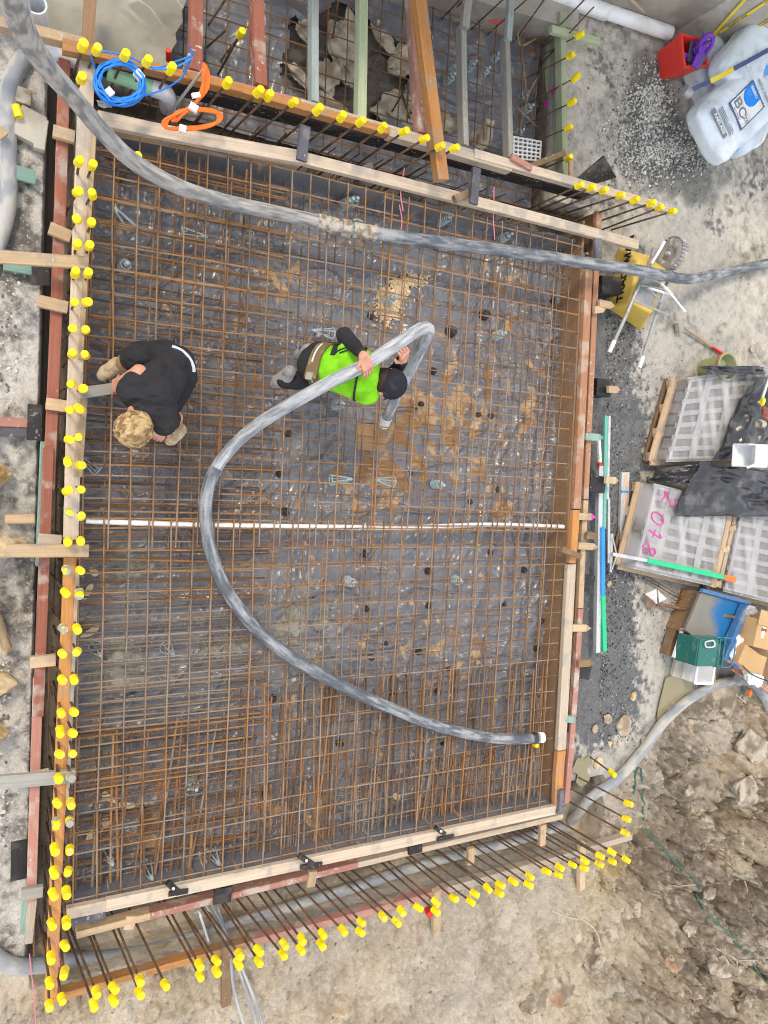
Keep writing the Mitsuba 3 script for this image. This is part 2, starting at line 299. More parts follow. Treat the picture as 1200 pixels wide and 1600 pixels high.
bsdf('m_clod', lambda p, n, uv: mix(mix((.46, .41, .335), (.20, .165, .125), smoothstep(.35, .65, fbm(p.x * 9, p.y * 9, p.z * 9, 7))), (.42, .21, .09), smoothstep(.58, .7, fbm(p.x * 3, p.y * 3, p.z * 3 + 7, 3)) * .5), .9, .15,
     lambda p, n, uv: fbm(p.x * 18, p.y * 18, p.z * 18, 6), .04)
bsdf('m_sandstone', lambda p, n, uv: mix((.62, .50, .32), (.45, .29, .12), smoothstep(.4, .65, fbm(p.x * 6, p.y * 6, p.z * 9, 4))), .9, .15, lambda p, n, uv: fbm(p.x * 30, p.y * 30, p.z * 30, 4), .02)
bsdf('m_stone', lambda p, n, uv: mix((.54, .48, .39), (.28, .22, .15), smoothstep(.3, .7, fbm(p.x * 13, p.y * 13, p.z * 13, 6))), .88, .2, lambda p, n, uv: fbm(p.x * 24, p.y * 24, p.z * 24, 5), .02)
bsdf('m_gravel', lambda p, n, uv: mix((.16, .16, .15), (.66, .65, .61), smoothstep(.2, .8, cell_rand(uv.x, uv.y, 1))), .8, .25)
bsdf('m_gravel_dark', lambda p, n, uv: mix((.04, .045, .05), (.45, .45, .44), smoothstep(.62, .98, cell_rand(uv.x, uv.y, 1))), .75, .3)
def conc(a, b):
    return lambda p, n, uv: mix(mix(a, b, smoothstep(.35, .65, fbm(p.x * 3, p.y * 3, p.z * 3, 4))), (.22, .20, .17), smoothstep(.55, .7, fbm(p.x * 8 + p.z * 3, p.y * 8, p.z * 8 + 4, 4)) * .4)
cbump = lambda p, n, uv: fbm(p.x * 25, p.y * 25, p.z * 25, 3)
bsdf('m_concrete_plain', conc((.36, .34, .28), (.27, .25, .20)), .85, .2, cbump, .006)
def _padcol(p, n, uv):
    c = conc((.36, .34, .285), (.24, .225, .185))(p, n, uv); w = fbm(p.x * 3, p.y * 3, 2, 4)
    s = smoothstep(.955, .99, 1 - dr.abs(2 * noise(p.x * 3 + p.y * 7 + w, p.y * 2 - p.x * 1.2, 3) - 1)) * smoothstep(.4, .6, noise(p.x * 4, p.y * 4, 8))
    c = mix(c, (.50, .48, .43), s * .7)
    return mix(c, (.14, .13, .11), smoothstep(.52, .66, .5 * w + .5 * fbm(p.x * 11, p.y * 11, p.z * 11, 5)) * .5)
bsdf('m_concrete', _padcol, .85, .2, lambda p, n, uv: fbm(p.x * 25, p.y * 25, p.z * 25, 5), .01)
bsdf('m_pale_concrete', conc((.50, .48, .42), (.38, .35, .30)), .85, .2, cbump, .006)
def _pitwall(p, n, uv):
    c = conc((.40, .38, .33), (.30, .28, .24))(p, n, uv); h = fbm(p.x * 7, p.y * 7, p.z * 7, 3)
    c = mix(c, (.75, .10, .14), smoothstep(.5, .62, .9 * dr.exp(-dr.square((p.x - 3.05) / .10) - dr.square((p.z + .1) / .07)) + .95 * dr.exp(-dr.square((p.x - 3.85) / .13) - dr.square((p.z + .1) / .09)) + 1.6 * (h - .5)) * .7)
    return mix(c, (.16, .26, .17), smoothstep(.4, .6, dr.exp(-dr.square((p.x - 3.6) / .7) - dr.square((p.z + .33) / .09)) + .5 * (h - .5)) * .6)
bsdf('m_pit_wall', _pitwall, .85, .2, cbump, .006)
bsdf('m_splat', lambda p, n, uv: mix((.33, .325, .29), (.21, .205, .18), fbm(p.x * 18, p.y * 18, p.z * 18, 3)), .6, .35, lambda p, n, uv: fbm(p.x * 60, p.y * 60, p.z * 60, 3), .008)
def hosecol(p, n, uv):
    k = fbm(uv.x * 14, uv.y * 9, 3, 6); j = fbm(p.x * 5, p.y * 5, 8, 5)
    return mix((.090, .106, .126), (.33, .35, .37), smoothstep(.32, .72, .6 * k + .4 * j)) * (.9 + .2 * noise(uv.x * 3, uv.y * 160, 1))
bsdf('m_hose', hosecol, .62, .35, lambda p, n, uv: fbm(uv.x * 14, uv.y * 60, 2, 3), .004)
bsdf('m_hose_pale', lambda p, n, uv: mix((.20, .225, .25), (.52, .54, .56), smoothstep(.26, .70, .7 * fbm(uv.x * 14, uv.y * 10, 3, 6) + .3 * fbm(p.x * 5, p.y * 5, p.z * 5, 3)) * .85), .62, .35, lambda p, n, uv: fbm(uv.x * 14, uv.y * 50, 2, 3), .004)
bsdf('m_hose_cement', lambda p, n, uv: mix((.19, .195, .20), (.40, .39, .37), smoothstep(.28, .70, fbm(uv.x * 13 + p.z, uv.y * 9, 3, 6))), .75, .25, lambda p, n, uv: fbm(uv.x * 14, uv.y * 50, 2, 3), .006)
bsdf('m_grey_pipe', lambda p, n, uv: mix((.27, .29, .32), (.43, .43, .41), smoothstep(.4, .65, fbm(uv.x * 4, uv.y * 5, 1, 4))), .6, .35, lambda p, n, uv: fbm(uv.x * 14, uv.y * 30, 2, 3), .004)
bsdf('m_pvc', lambda p, n, uv: mix((.62, .65, .70), (.52, .54, .57), fbm(p.x * 5, p.y * 5, p.z * 5, 3)), .4, .45)
bsdf('m_white', lambda p, n, uv: mix((.78, .80, .82), (.66, .66, .64), smoothstep(.45, .7, fbm(p.x * 9, p.y * 9, p.z * 9, 3))), .45, .4)
bsdf('m_green_pvc', (.30, .58, .36), .4, .45)
bsdf('m_coupling', lambda p, n, uv: mix((.45, .42, .36), (.22, .17, .12), smoothstep(.4, .65, fbm(p.x * 30, p.y * 30, p.z * 30, 3))), .6, .4)
bsdf('m_blue_rope', (.02, .22, .72), .45, .45)
bsdf('m_orange_rope', (.85, .16, .015), .45, .4)
bsdf('m_tape_white', (.8, .8, .82), .5, .4)
bsdf('m_chair_grey', (.36, .45, .48), .45, .4)
bsdf('m_chair_black', (.035, .03, .028), .5, .4)
bsdf('m_black', lambda p, n, uv: mix((.025, .026, .031), (.26, .26, .27), smoothstep(.52, .72, fbm(p.x * 6, p.y * 6, p.z * 6, 5)) * .35), .26, .6, lambda p, n, uv: dr.abs(fbm(p.x * 5, p.y * 6, p.z * 5, 3) - .5), .03)
def paint(c, wear=(.3, .28, .25), am=.5, s=14): return lambda p, n, uv: mix(c, wear, smoothstep(.55, .7, fbm(p.x * s, p.y * s, p.z * s, 4)) * am)
bsdf('m_barrow_yellow', paint((.66, .48, .10), (.45, .38, .26), .6, 9), .5, .4)
bsdf('m_steel', paint((.36, .37, .38), (.24, .22, .20), .6, 18), .45, .5, metallic=.35)
bsdf('m_galv', paint((.58, .60, .62), (.40, .40, .40), .5, 12), .4, .5, metallic=.4)
bsdf('m_tyre', paint((.30, .30, .30), (.55, .53, .49), .9, 16), .85, .2)
bsdf('m_rust_plate', paint((.17, .10, .07), (.28, .16, .09), .7, 14), .75, .3)
bsdf('m_ink', (.02, .02, .022), .6, .3)
bsdf('m_red_crate', paint((.72, .045, .035), (.55, .12, .10), .4, 10), .45, .4)
bsdf('m_purple', (.18, .06, .48), .6, .3)
bsdf('m_bag', lambda p, n, uv: mix((.64, .72, .80), (.50, .56, .63), smoothstep(.4, .7, fbm(p.x * 5, p.y * 5, p.z * 5, 3))), .38, .45, lambda p, n, uv: .6 * dr.abs(fbm(p.x * 6 + 2 * noise(p.x * 3, p.y * 3, 1), p.y * 12, p.z * 9, 3) - .5) + .5 * noise(p.x * 34 - p.y * 12, p.y * 9 + p.x * 3, p.z * 12) * noise(p.x * 4, p.y * 4, 9), .03)
bsdf('m_print_blue', (.01, .25, .80), .45, .4)
bsdf('m_print_navy', (.10, .12, .24), .45, .4)
bsdf('m_print_grey', (.19, .21, .25), .5, .4)
bsdf('m_print_sky', (.10, .36, .80), .45, .4)
bsdf('m_strap', (.72, .58, .06), .6, .3)
bsdf('m_strap_navy', (.07, .10, .22), .6, .3)
bsdf('m_block', lambda p, n, uv: mix((.25, .23, .21), (.15, .14, .13), fbm(p.x * 9, p.y * 9, p.z * 9, 4)), .85, .2)
bsdf('m_film_strip', lambda p, n, uv: mix((.46, .46, .47), (.30, .295, .30), fbm(p.x * 6, p.y * 22, p.z * 6, 3)), .4, .5)
scene['m_film'] = {'type': 'blendbsdf', 'weight': mikit.proc(lambda p, n, uv: (.16) + .42 * smoothstep(.38, .72, .6 * fbm(p.x * 3 + p.y * .9, p.z * 6, 2, 4) + .4 * noise(p.x * 13 + p.y * 3, p.y * 2 - p.x * .5, 4))), 'a': {'type': 'thindielectric', 'int_ior': 1.45},
                   'b': {'type': 'twosided', 'bsdf': {'type': 'principled', 'base_color': {'type': 'rgb', 'value': [.62, .62, .64]}, 'roughness': .35, 'specular': .5}}}
bsdf('m_pink_paint', (.78, .05, .38), .6, .3)
bsdf('m_green_rod', (.02, .48, .22), .4, .45)
bsdf('m_teal_rod', (.13, .40, .33), .4, .45)
bsdf('m_blue_rod', (.03, .26, .60), .4, .45)
bsdf('m_orange_plastic', (.85, .18, .03), .45, .4)
bsdf('m_blue_board', lambda p, n, uv: mix((.012, .13, .34), (.20, .19, .16), smoothstep(.58, .80, fbm(p.x * 2.6, p.y * 2.6, p.z * 2, 5) + .38 * smoothstep(7.05, 6.6, p.x))), .45, .45)
bsdf('m_blue_edge', paint((.05, .16, .34), (.3, .33, .36), .5, 10), .5, .4)
bsdf('m_bin_green', paint((.015, .13, .11), (.14, .22, .19), .5, 14), .4, .45)
bsdf('m_bucket_green', paint((.30, .34, .17), (.40, .40, .28), .5, 9), .5, .4)
bsdf('m_cardboard', lambda p, n, uv: mix((.56, .38, .20), (.44, .28, .14), fbm(p.x * 5, p.y * 5, p.z * 5, 3)), .85, .15)
bsdf('m_water', lambda p, n, uv: mix((.27, .24, .14), (.21, .19, .11), fbm(p.x * 2, p.y * 2, 1, 2)), .06, .5)
bsdf('m_cable', (.03, .14, .11), .45, .4)
bsdf('m_root', (.50, .42, .32), .85, .2)
bsdf('m_skin', lambda p, n, uv: mix((.62, .33, .23), (.50, .23, .16), fbm(p.x * 25, p.y * 25, p.z * 25, 2)), .5, .35)
bsdf('m_black_cloth', lambda p, n, uv: mix((.018, .018, .022), (.035, .034, .037), fbm(p.x * 7, p.y * 7, p.z * 7, 3)), .85, .25, lambda p, n, uv: fbm(p.x * 12 + 3 * noise(p.x * 4, p.y * 4, 1), p.y * 20, p.z * 12, 3) + 1.2 * dr.abs(noise(p.x * 9 + p.y * 6, p.y * 5 - p.x * 7, p.z * 7) - .5), .05)
bsdf('m_hivis', lambda p, n, uv: mix((.24, .66, .02), (.16, .50, .012), smoothstep(.4, .7, fbm(p.x * 9, p.y * 9, p.z * 9, 3))), .8, .2, lambda p, n, uv: fbm(p.x * 14, p.y * 22, p.z * 14, 3), .02)
bsdf('m_hair', lambda p, n, uv: mix((.52, .37, .19), (.24, .15, .065), smoothstep(.3, .7, noise(p.x * 40 + 4 * noise(p.x * 18, p.y * 18, p.z * 18), p.y * 60, p.z * 40))), .6, .3)
bsdf('m_dark_hair', (.03, .02, .015), .6, .3)
bsdf('m_tan_boot', paint((.50, .40, .26), (.28, .21, .14), .7, 20), .8, .2)
bsdf('m_grey_boot', paint((.30, .30, .30), (.15, .15, .155), .8, 22), .8, .2)
bsdf('m_sock', (.30, .19, .10), .9, .1)
bsdf('m_white_cloth', (.62, .66, .74), .8, .2)
bsdf('m_belt', paint((.17, .125, .06), (.30, .25, .14), .6, 20), .7, .3)
bsdf('m_cap_cloth', paint((.022, .02, .03), (.06, .055, .065), .5, 20), .8, .2)
# ------------------------------------------------------------------ the setting
def ss(a, b, x):
    t = np.clip((x - a) / (b - a), 0, 1); return t * t * (3 - 2 * t)
def band(x, a, b, w=.04): return ss(a - w, a, x) * (1 - ss(b, b + w, x))
_kd = {}
def cells(x, y, s, seed):
    "lumps with creases between them: (0 at a crease to 1 on a lump, a random number of the lump)"
    if (s, seed) not in _kd:
        r = np.random.default_rng(seed); g = np.stack(np.meshgrid(np.arange(-4, 12, s), np.arange(-9.5, -1, s), indexing='ij'), -1).reshape(-1, 2); g = g + r.uniform(-.5, .5, g.shape) * s; _kd[s, seed] = (scipy.spatial.cKDTree(g), r.random(len(g)))
    t, h = _kd[s, seed]; p = np.stack([x, y, 0 * x], -1); w = np.stack([nnoise(p / s * .8, seed) - .5, nnoise(p / s * .8 + 31, seed) - .5], -1) * s * .55 + np.stack([nnoise(p / s * 2.9, seed) - .5, nnoise(p / s * 2.9 + 31, seed) - .5], -1) * s * .3
    q = np.stack([x, y], -1) + w; dd, ii = t.query(q.reshape(-1, 2), k=2); dd = dd.reshape(x.shape + (2,))
    return np.clip((dd[..., 1] - dd[..., 0]) / (.55 * s), 0, 1)**.6, h[ii[:, 0]].reshape(x.shape)
def ground_z(x, y):
    p = np.stack([x, y, 0 * x], -1)
    lo = nfbm(p * 1.3, 3); mid = nfbm(p * [4.1, 4.1, 1] + 7, 4, 2); hi = nfbm(p * 13 + 3, 5, 5); rid = 1 - 2 * np.abs(nfbm(p * [3.1, 4.3, 1] + 19, 4, 9) - .5); rid2 = 1 - 2 * np.abs(nfbm(p * [8, 10, 1] + 5, 5, 11) - .5)
    z = .02 * (lo - .5) + .02 * (hi - .5)
    a_ = ss(-3.72, -3.90, y); line = -3.35 + 1.05 * np.clip(x - 5.6, 0, 1.05) - .22 * np.maximum(x - 7.4, 0)
    b_ = ss(.12, -.15, y + .5 * (lo - .5) - line) * ss(5.0, 5.35, x); soil = np.maximum(a_, b_)
    depth = np.clip((line - y) / 1.2, 0, 1) * ss(5.3, 6.2, x)
    heap = np.exp(-((x - 8.2) / 1.3)**2 - ((y + 4.2) / 1.3)**2) * .45 + np.exp(-((x - 6.4) / .55)**2 - ((y + 5.3) / .5)**2) * .28 + np.exp(-((x - 7.3) / .7)**2 - ((y + 3.2) / .5)**2) * .22
    hole = np.exp(-((x - 6.25) / .25)**2 - ((y + 4.3) / .33)**2) * .30 + np.exp(-((x - 5.9) / .32)**2 - ((y + 4.85) / .13)**2) * .20 + np.exp(-((x - 7.9) / .14)**2 - ((y + 2.75) / .3)**2) * .2
    rough = .25 + .75 * depth
    zs = .03 + .12 * ss(-3.8, -5.4, y) + heap * (.6 + .8 * mid) * (.3 + .7 * depth) - hole + (.03 + .15 * depth) * (mid - .5) + (.03 + .09 * rough) * (rid - .80) + (.03 + .05 * rough) * (rid2 - .80) + (.05 + .06 * rough) * (hi - .5)
    m_ = y < -1.2
    if m_.any():
        xs, ys, dp = x[m_], y[m_], depth[m_]; A, ha = cells(xs, ys, .42, 1); B_, hb = cells(xs, ys, .13, 2); C_, hc = cells(xs * .95 + ys * .1, ys - xs * .1, .055, 3)
        zs[m_] += (.02 + .24 * dp) * (A - .7) + (.03 + .24 * dp) * (ha - .5) + (.03 + .07 * dp) * (B_ - .7) + (.035 + .08 * dp) * (hb - .5) + (.022 + .016 * dp) * (C_ - .7) + .028 * (hc - .5)
    z = z * (1 - soil) + zs * soil
    z = z - .05 * ss(.30, .22, x) * (1 - soil)
    for m, d in ((band(x, .40, 4.74) * band(y, -3.12, 2.17), .07), (band(x, .27, .40) * band(y, -3.6, 2.6), .30 + .05 * (mid - .5)), (band(x, .30, 5.6) * band(y, -3.74, -3.10, .05), .27 + .10 * (mid - .5)), (band(x, .5, 4.9) * band(y, 2.13, 2.5), .32 + .05 * (mid - .5)), (band(x, 1.0, 4.45) * band(y, 2.5, 4.02), .31 + .03 * (mid - .5)),
                 (band(x, 1.8, 3.2, .35) * band(y, 2.9, 3.75, .3), .37 + .25 * (rid - .8))):
        z = np.minimum(z, z * (1 - m) - d * m)
    return z
_gx = np.concatenate([np.linspace(-60, -3.2, 14)[:-1], np.linspace(-3.2, 0, 110)[:-1], np.linspace(0, 9, 660), np.linspace(9, 11, 60)[1:], np.linspace(11, 60, 14)[1:]])
_gy = np.concatenate([np.linspace(-60, -9.2, 14)[:-1], np.linspace(-9.2, -7, 60)[:-1], np.linspace(-7, -1.8, 410), np.linspace(-1.8, 7.5, 330)[1:], np.linspace(7.5, 60, 14)[1:]])
def _ground():
    X, Y = np.meshgrid(_gx, _gy, indexing='ij'); Z = ground_z(X, Y); nx, ny = X.shape
    i, j = np.meshgrid(np.arange(nx - 1), np.arange(ny - 1), indexing='ij'); k = i * ny + j
    f = np.concatenate([np.stack([k, k + ny, k + ny + 1], -1).reshape(-1, 3), np.stack([k, k + ny + 1, k + 1], -1).reshape(-1, 3)])
    return np.stack([X, Y, Z], -1).reshape(-1, 3), f
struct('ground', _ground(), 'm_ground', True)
def _membrane():
    x = np.linspace(.41, 4.735, 320); y = np.linspace(-3.11, 2.165, 380); X, Y = np.meshgrid(x, y, indexing='ij'); p = np.stack([X, Y, 0 * X], -1)
    w = nfbm(p * 1.1, 2)
    cr = lambda q, k: (1 - 2 * np.abs(nnoise(q) - .5))**k; w3 = np.stack([3 * w, 2 * w, 0 * w], -1)
    side = ss(3.2, 4.0, X)
    Z = -.02 + .030 * side * cr(p * [8, .9, 1] + w3, 3) + .030 * cr(p * [5, 2.2, 1] + 2 * w3 + 7, 6) + .030 * cr(p * [2.4, 5, 1] - w3 + 31, 6) + .018 * cr(p * [11, 9, 1] + 4 * w3 + 3, 5) + .012 * w
    Z = Z + .27 * ss(-3.045, -3.105, Y) + .2 * ss(2.11, 2.16, Y)          # turned up against the form boards
    nx, ny = X.shape
    i, j = np.meshgrid(np.arange(nx - 1), np.arange(ny - 1), indexing='ij'); k = i * ny + j
    return np.stack([X, Y, Z], -1).reshape(-1, 3), np.concatenate([np.stack([k, k + ny, k + ny + 1], -1).reshape(-1, 3), np.stack([k, k + ny + 1, k + 1], -1).reshape(-1, 3)])
single('plastic_membrane', 'creased black plastic membrane with mud stains covering the bed under the steel mesh', 'membrane', _membrane(), 'm_membrane', True)
# the membrane of the lower pit, torn open over pale clay
def _pit_sheet():
    x = np.linspace(1.05, 4.42, 200); y = np.linspace(2.53, 4.06, 110); X, Y = np.meshgrid(x, y, indexing='ij'); p = np.stack([X, Y, 0 * X], -1)
    w = nfbm(p * 1.4, 3); Z = -.29 + .05 * (1 - 2 * np.abs(nnoise(p * [4, 5, 1] + 4 * w[..., None]) - .5)) + .02 * nfbm(p * 9, 3)
    hole = ((X - 2.45) / .60)**2 + ((Y - 3.32) / .42)**2 + 1.6 * (nfbm(p * 3.3 + 5, 4) - .5) < 1
    nx, ny = X.shape; i, j = np.meshgrid(np.arange(nx - 1), np.arange(ny - 1), indexing='ij'); k = (i * ny + j)[~hole[:-1, :-1]]
    return np.stack([X, Y, Z], -1).reshape(-1, 3), np.concatenate([np.stack([k, k + ny, k + ny + 1], -1), np.stack([k, k + ny + 1, k + 1], -1)])
single('pit_membrane', 'torn black plastic sheet under the mesh in the lower pit beyond the braces', 'membrane', _pit_sheet(), 'm_membrane', True)
for i, (u, v, sx, sy, sz, a) in enumerate([(545, 80, .30, .15, .10, .5), (510, 120, .16, .12, .08, .2), (635, 88, .22, .12, .09, -.5), (600, 60, .15, .08, .06, 0), (628, 175, .30, .16, .11, .6), (690, 190, .14, .1, .08, .3), (520, 165, .2, .06, .05, .7), (470, 120, .06, .16, .05, .4), (478, 45, .08, .1, .05, .4), (660, 60, .10, .14, .07, 0), (755, 215, .12, .18, .07, .5)]):
    single('clay_slab', f'pale clay lump lying under the mesh {["left of the green brace", "beside the blue grey brace, nearer the formwork", "between the green and pink braces", "behind the pale green brace, far side", "left of the pink brace, largest one", "behind the long orange brace", "thin and leaning left of the green brace", "upright left of the blue grey brace", "at the top left of the blue grey brace", "against the top of the pink brace", "between the two grey braces by the plastic grate"][i]}', 'clay lump', rock(P(u, v, -.26), (sx, sy, sz * .55), 40 + i, 4, 1.3), 'm_stone', 30)
def _poly(pts, z0, z1, seed=0, sub=.02):
    from shapely.geometry import Polygon
    m = trimesh.creation.extrude_polygon(Polygon(pts), z1 - z0, engine='earcut'); m.apply_translation([0, 0, z0]); return m
def _pad():
    q = [P(300, -60, .1)[:2], P(292, 0, .1)[:2], P(284, 18, .1)[:2], P(286, 34, .1)[:2], P(274, 52, .1)[:2], P(276, 66, .1)[:2], P(268, 78, .1)[:2], P(266, 96, .1)[:2], P(262, 106, .1)[:2]]
    q = np.array(q + [P(140, 72, .1)[:2], P(-220, -30, .1)[:2], P(-260, -220, .1)[:2], P(300, -220, .1)[:2]])
    return _poly(q, -.40, .10)
struct('concrete_pad', _pad(), 'm_concrete')
# walls of the lower pit
nw = [P(660, 22, -.28), P(850, 74, -.28)]
d = unit(nw[1] - nw[0]); nw[0] = nw[0] - d * 3.0; nn = np.array([-d[1], d[0], 0])
q0, q1 = nw[0], nw[1] + d * .1
single('pit_end_wall', 'concrete face at the far end of the lower pit with pink paint marks', 'wall', hullp([q + nn * o + [0, 0, z] for q in (q0, q1) for o in (0, .5) for z in (-.1, .36)]), 'm_pit_wall')
ew0, ew1 = P(846, 76, -.26), P(838, 262, -.26); es = thing('pit_side_form', 'boarded green side of the lower pit under the green timber, with pink paint marks', 'formwork')
for k in range(5):
    part(es, 'board', beam(ew0 + [.02 + .003 * (k % 2), 0, .02 + .064 * k], ew1 + [.02 + .003 * (k % 2), 0, .02 + .064 * k], .03, .061, ch=.004), 'm_green_timber' if k in (1, 4) else 'm_grey_timber')
for k, (t, z) in enumerate([(.22, -.08), (.42, -.10), (.5, -.2)]):
    q = ew0 * (1 - t) + ew1 * t + [.0015, 0, .30 + z]
    part(es, 'paint_mark', tm(hullp([q + [dx, dy * .03, dz * .05] for dx in (0, .004) for dy, dz in ((-1, -.6), (1, -.4), (.8, .5), (-.7, .6))])), 'm_pink_paint')
# building walls at the top right corner
ca, cb, cc_ = P(720, -52), P(1049, 53), P(1500, 205)
d1, d2 = unit(cb - ca), unit(P(1190, 120) - cb); n1, n2 = np.array([-d1[1], d1[0], 0]), np.array([-d2[1], d2[0], 0])
cc_ = cb + unit(P(1190, 120) - cb) * 4
single('building_wall', 'stained concrete wall behind the white pipe at the top of the site', 'wall', hullp([ca - d1 * 2, cb, ca - d1 * 2 + n1 * .3, cb + n1 * .3] + [q + [0, 0, 2.6] for q in (ca - d1 * 2, cb, ca - d1 * 2 + n1 * .3, cb + n1 * .3)]), 'm_concrete')
single('building_wall', 'pale plastered wall behind the red crate and the stacked bags', 'wall', hullp([q + [0, 0, z] for q in (cb + [0.004, 0, 0], cc_, cb + [.05, .3, 0], cc_ + [.05, .3, 0]) for z in (-.1, 2.6)]), 'm_pale_concrete')

# ------------------------------------------------------------------ formwork timber
PINE, OP, PP, RT, PT, OF, GT, GY, BT, TT, BR, FP, SL = 'm_pine m_orange_pine m_pale_pine m_red_timber m_pink_timber m_orange_form m_green_timber m_grey_timber m_blue_timber m_teal_timber m_brown_timber m_formply m_slate_timber'.split()
def B(u0, v0, u1, v1, z0, w, h, z1=None, warp=0.0, seg=1, up=(0, 0, 1), ch=.003):
    "a timber whose top face's middle runs between two photo points at heights z0, z1"
    z1 = z0 if z1 is None else z1
    return beam(P(u0, v0, z0) - [0, 0, h / 2], P(u1, v1, z1) - [0, 0, h / 2], w, h, up, ch, warp, seg)
def plank(name, label, mat, *a, cat='timber', group=None, **k): return single(name, label, cat, B(*a, **k), mat, group=group)
# left edge
plank('formwork_plank', 'pale pine formwork plank between two rows of yellow caps on the left edge', PP, 137, 95, 111, 843, .37, .09, .045, warp=.02, seg=6)
plank('formwork_plank', 'thin pale board beside the pine plank on the left edge, steel side', PINE, 148, 190, 126, 560, .40, .03, .14)
plank('formwork_plank', 'orange pine formwork plank between the yellow caps at lower left', OP, 110, 872, 80, 1560, .37, .075, .045, warp=.02, seg=6)
plank('formwork_plank', 'pale narrow board along the steel side of the lower left plank', PP, 121, 890, 105, 1265, .38, .022, .2)
plank('formwork_plank', 'short pale board between the yellow caps beside the squatting worker', PINE, 131, 622, 123, 745, .43, .045, .04)
plank('upright_timber', 'brown weathered timber running up from the left formwork over the concrete', BR, 144, -40, 136, 88, .40, .07, .07)
plank('red_waler', 'long faded red timber parallel to the left formwork, upper length', RT, 101, 92, 76, 765, .26, .07, .05, warp=.02, seg=6)
plank('red_waler', 'faded red timber parallel to the left formwork, middle length', RT, 76, 700, 60, 1120, .28, .065, .05)
plank('red_waler', 'scuffed pink timber parallel to the left formwork, lower length', PT, 60, 1060, 49, 1410, .265, .06, .05)
plank('red_waler', 'pale end of the timber line at lower left beside the teal offcut', PP, 52, 1400, 44, 1475, .24, .055, .05)
plank('green_board', 'green grey board standing outside the red timber left of the white conduit', TT, 68, 690, 60, 885, .18, .03, .12)
_sp = [(83, 203, 117, 213, 'nearest the top left hose', PINE), (77, 355, 111, 369, 'below the first cross plank', PINE), (59, 469, 106, 480, 'level with the wheelbarrow', PINE), (72, 630, 106, 635, 'beside the squatting worker', PINE), (60, 843, 96, 846, 'just above the second cross plank', PP), (47, 1036, 87, 1032, 'below the second cross plank', PINE), (58, 1216, 77, 1212, 'under the third cross plank', PP), (33, 1400, 67, 1394, 'at lower left above the teal offcut', GY)]
for u0, v0, u1, v1, s, m in _sp:
    plank('spacer_block', f'short timber spacer over the red timber, {s}', m, u0, v0, u1, v1, .315, .075, .045, cat='timber block')
plank('cross_plank', 'pine plank lying across the left formwork near the hose, first of three', PINE, -20, 399, 137, 410, .47, .075, .04)
plank('cross_plank', 'pine plank lying across the left formwork at mid height, second of three', PINE, 9, 861, 139, 861, .50, .08, .04)
plank('cross_plank', 'cement splashed plank lying across the left formwork low down, third of three', GY, -30, 1226, 117, 1214, .47, .085, .04)
plank('short_plank', 'short reddish plank on the ground left of the squatting worker', PT, -20, 658, 44, 661, .06, .06, .05)
plank('short_plank', 'short slate grey plank beside the reddish one at the left edge', SL, -20, 674, 42, 676, .05, .06, .05)
plank('short_plank', 'short pale plank at the left edge above the second cross plank', PINE, 8, 811, 54, 811, .06, .06, .05)
plank('form_board', 'black form board outside the red timber at upper left', FP, 64, 402, 64, 445, .10, .11, .02, cat='board')
plank('form_board', 'black form board outside the red timber left of the squatting worker', FP, 55, 632, 54, 688, .09, .09, .02, cat='board')
plank('form_board', 'white flecked black form board outside the pink timber at lower left', FP, 30, 1315, 29, 1375, .12, .10, .02, cat='board')
plank('timber_offcut', 'teal painted offcut lying at the left edge beside the grey pipe', TT, 24, 268, 56, 277, .03, .09, .03, cat='offcut')
plank('timber_offcut', 'pale teal offcut under the first cross plank at the left', TT, 5, 414, 50, 422, .03, .06, .03, cat='offcut')
plank('timber_offcut', 'upright teal offcut at lower left below the grey spacer', TT, 41, 1405, 36, 1460, .22, .045, .03, cat='offcut')
plank('timber_offcut', 'splintered pale offcut at the left edge on the grey pipe', PINE, -4, 212, 8, 203, .12, .05, .03, cat='offcut')
# top edge: two parallel plank lines with the trench between
plank('formwork_plank', 'long pale plank of the inner top formwork, left length', PP, 153, 183, 480, 246, .345, .09, .055, warp=.015, seg=4)
plank('formwork_plank', 'long pale plank of the inner top formwork, right length', PP, 478, 247, 998, 382, .34, .085, .055, warp=.02, seg=6)
plank('formwork_plank', 'lower board under the left end of the inner top plank', PINE, 150, 193, 470, 256, .29, .03, .12)
plank('formwork_plank', 'plank at the top left corner running behind the main hose', PINE, -40, 22, 134, 66, .45, .06, .09)
plank('formwork_plank', 'short orange plank block behind the first two top caps', OP, 98, 68, 160, 82, .46, .07, .08)
plank('formwork_plank', 'orange pine plank of the outer top formwork, left length under the coils', OP, 160, 84, 420, 148, .46, .05, .09)
plank('formwork_plank', 'bright orange plank of the outer top formwork, middle length', OP, 380, 139, 612, 205, .46, .05, .09)
plank('formwork_plank', 'whitened plank of the outer top formwork, from the orange plank to the corner', PP, 609, 206, 800, 262, .46, .06, .09)
plank('formwork_plank', 'pale plank of the outer top formwork running past the right corner', PP, 742, 239, 1048, 326, .47, .07, .07, warp=.015, seg=4)
plank('formwork_plank', 'thin pale board behind the outer top plank along the lower pit', PP, 455, 152, 790, 251, .44, .025, .12)
plank('formwork_plank', 'pink board behind the outer top plank near the orange coil', PT, 290, 112, 470, 158, .445, .04, .05)
single('form_sheet', 'dark form sheet below the outer top plank, facing the trench', 'form sheet', beam(P(150, 84, .46) + [0, .0, -.17], P(940, 299, .46) + [0, .0, -.17], .02, .16), FP)
for u0, v0, u1, v1, s in [(478, 196, 472, 250, 'left of the pale green brace'), (746, 262, 741, 318, 'right of the long orange brace'), (935, 372, 936, 404, 'at the right corner under the hose')]:
    plank('spreader', f'slate grey timber spreader across the top trench, {s}', SL, u0, v0, u1, v1, .46, .075, .03)
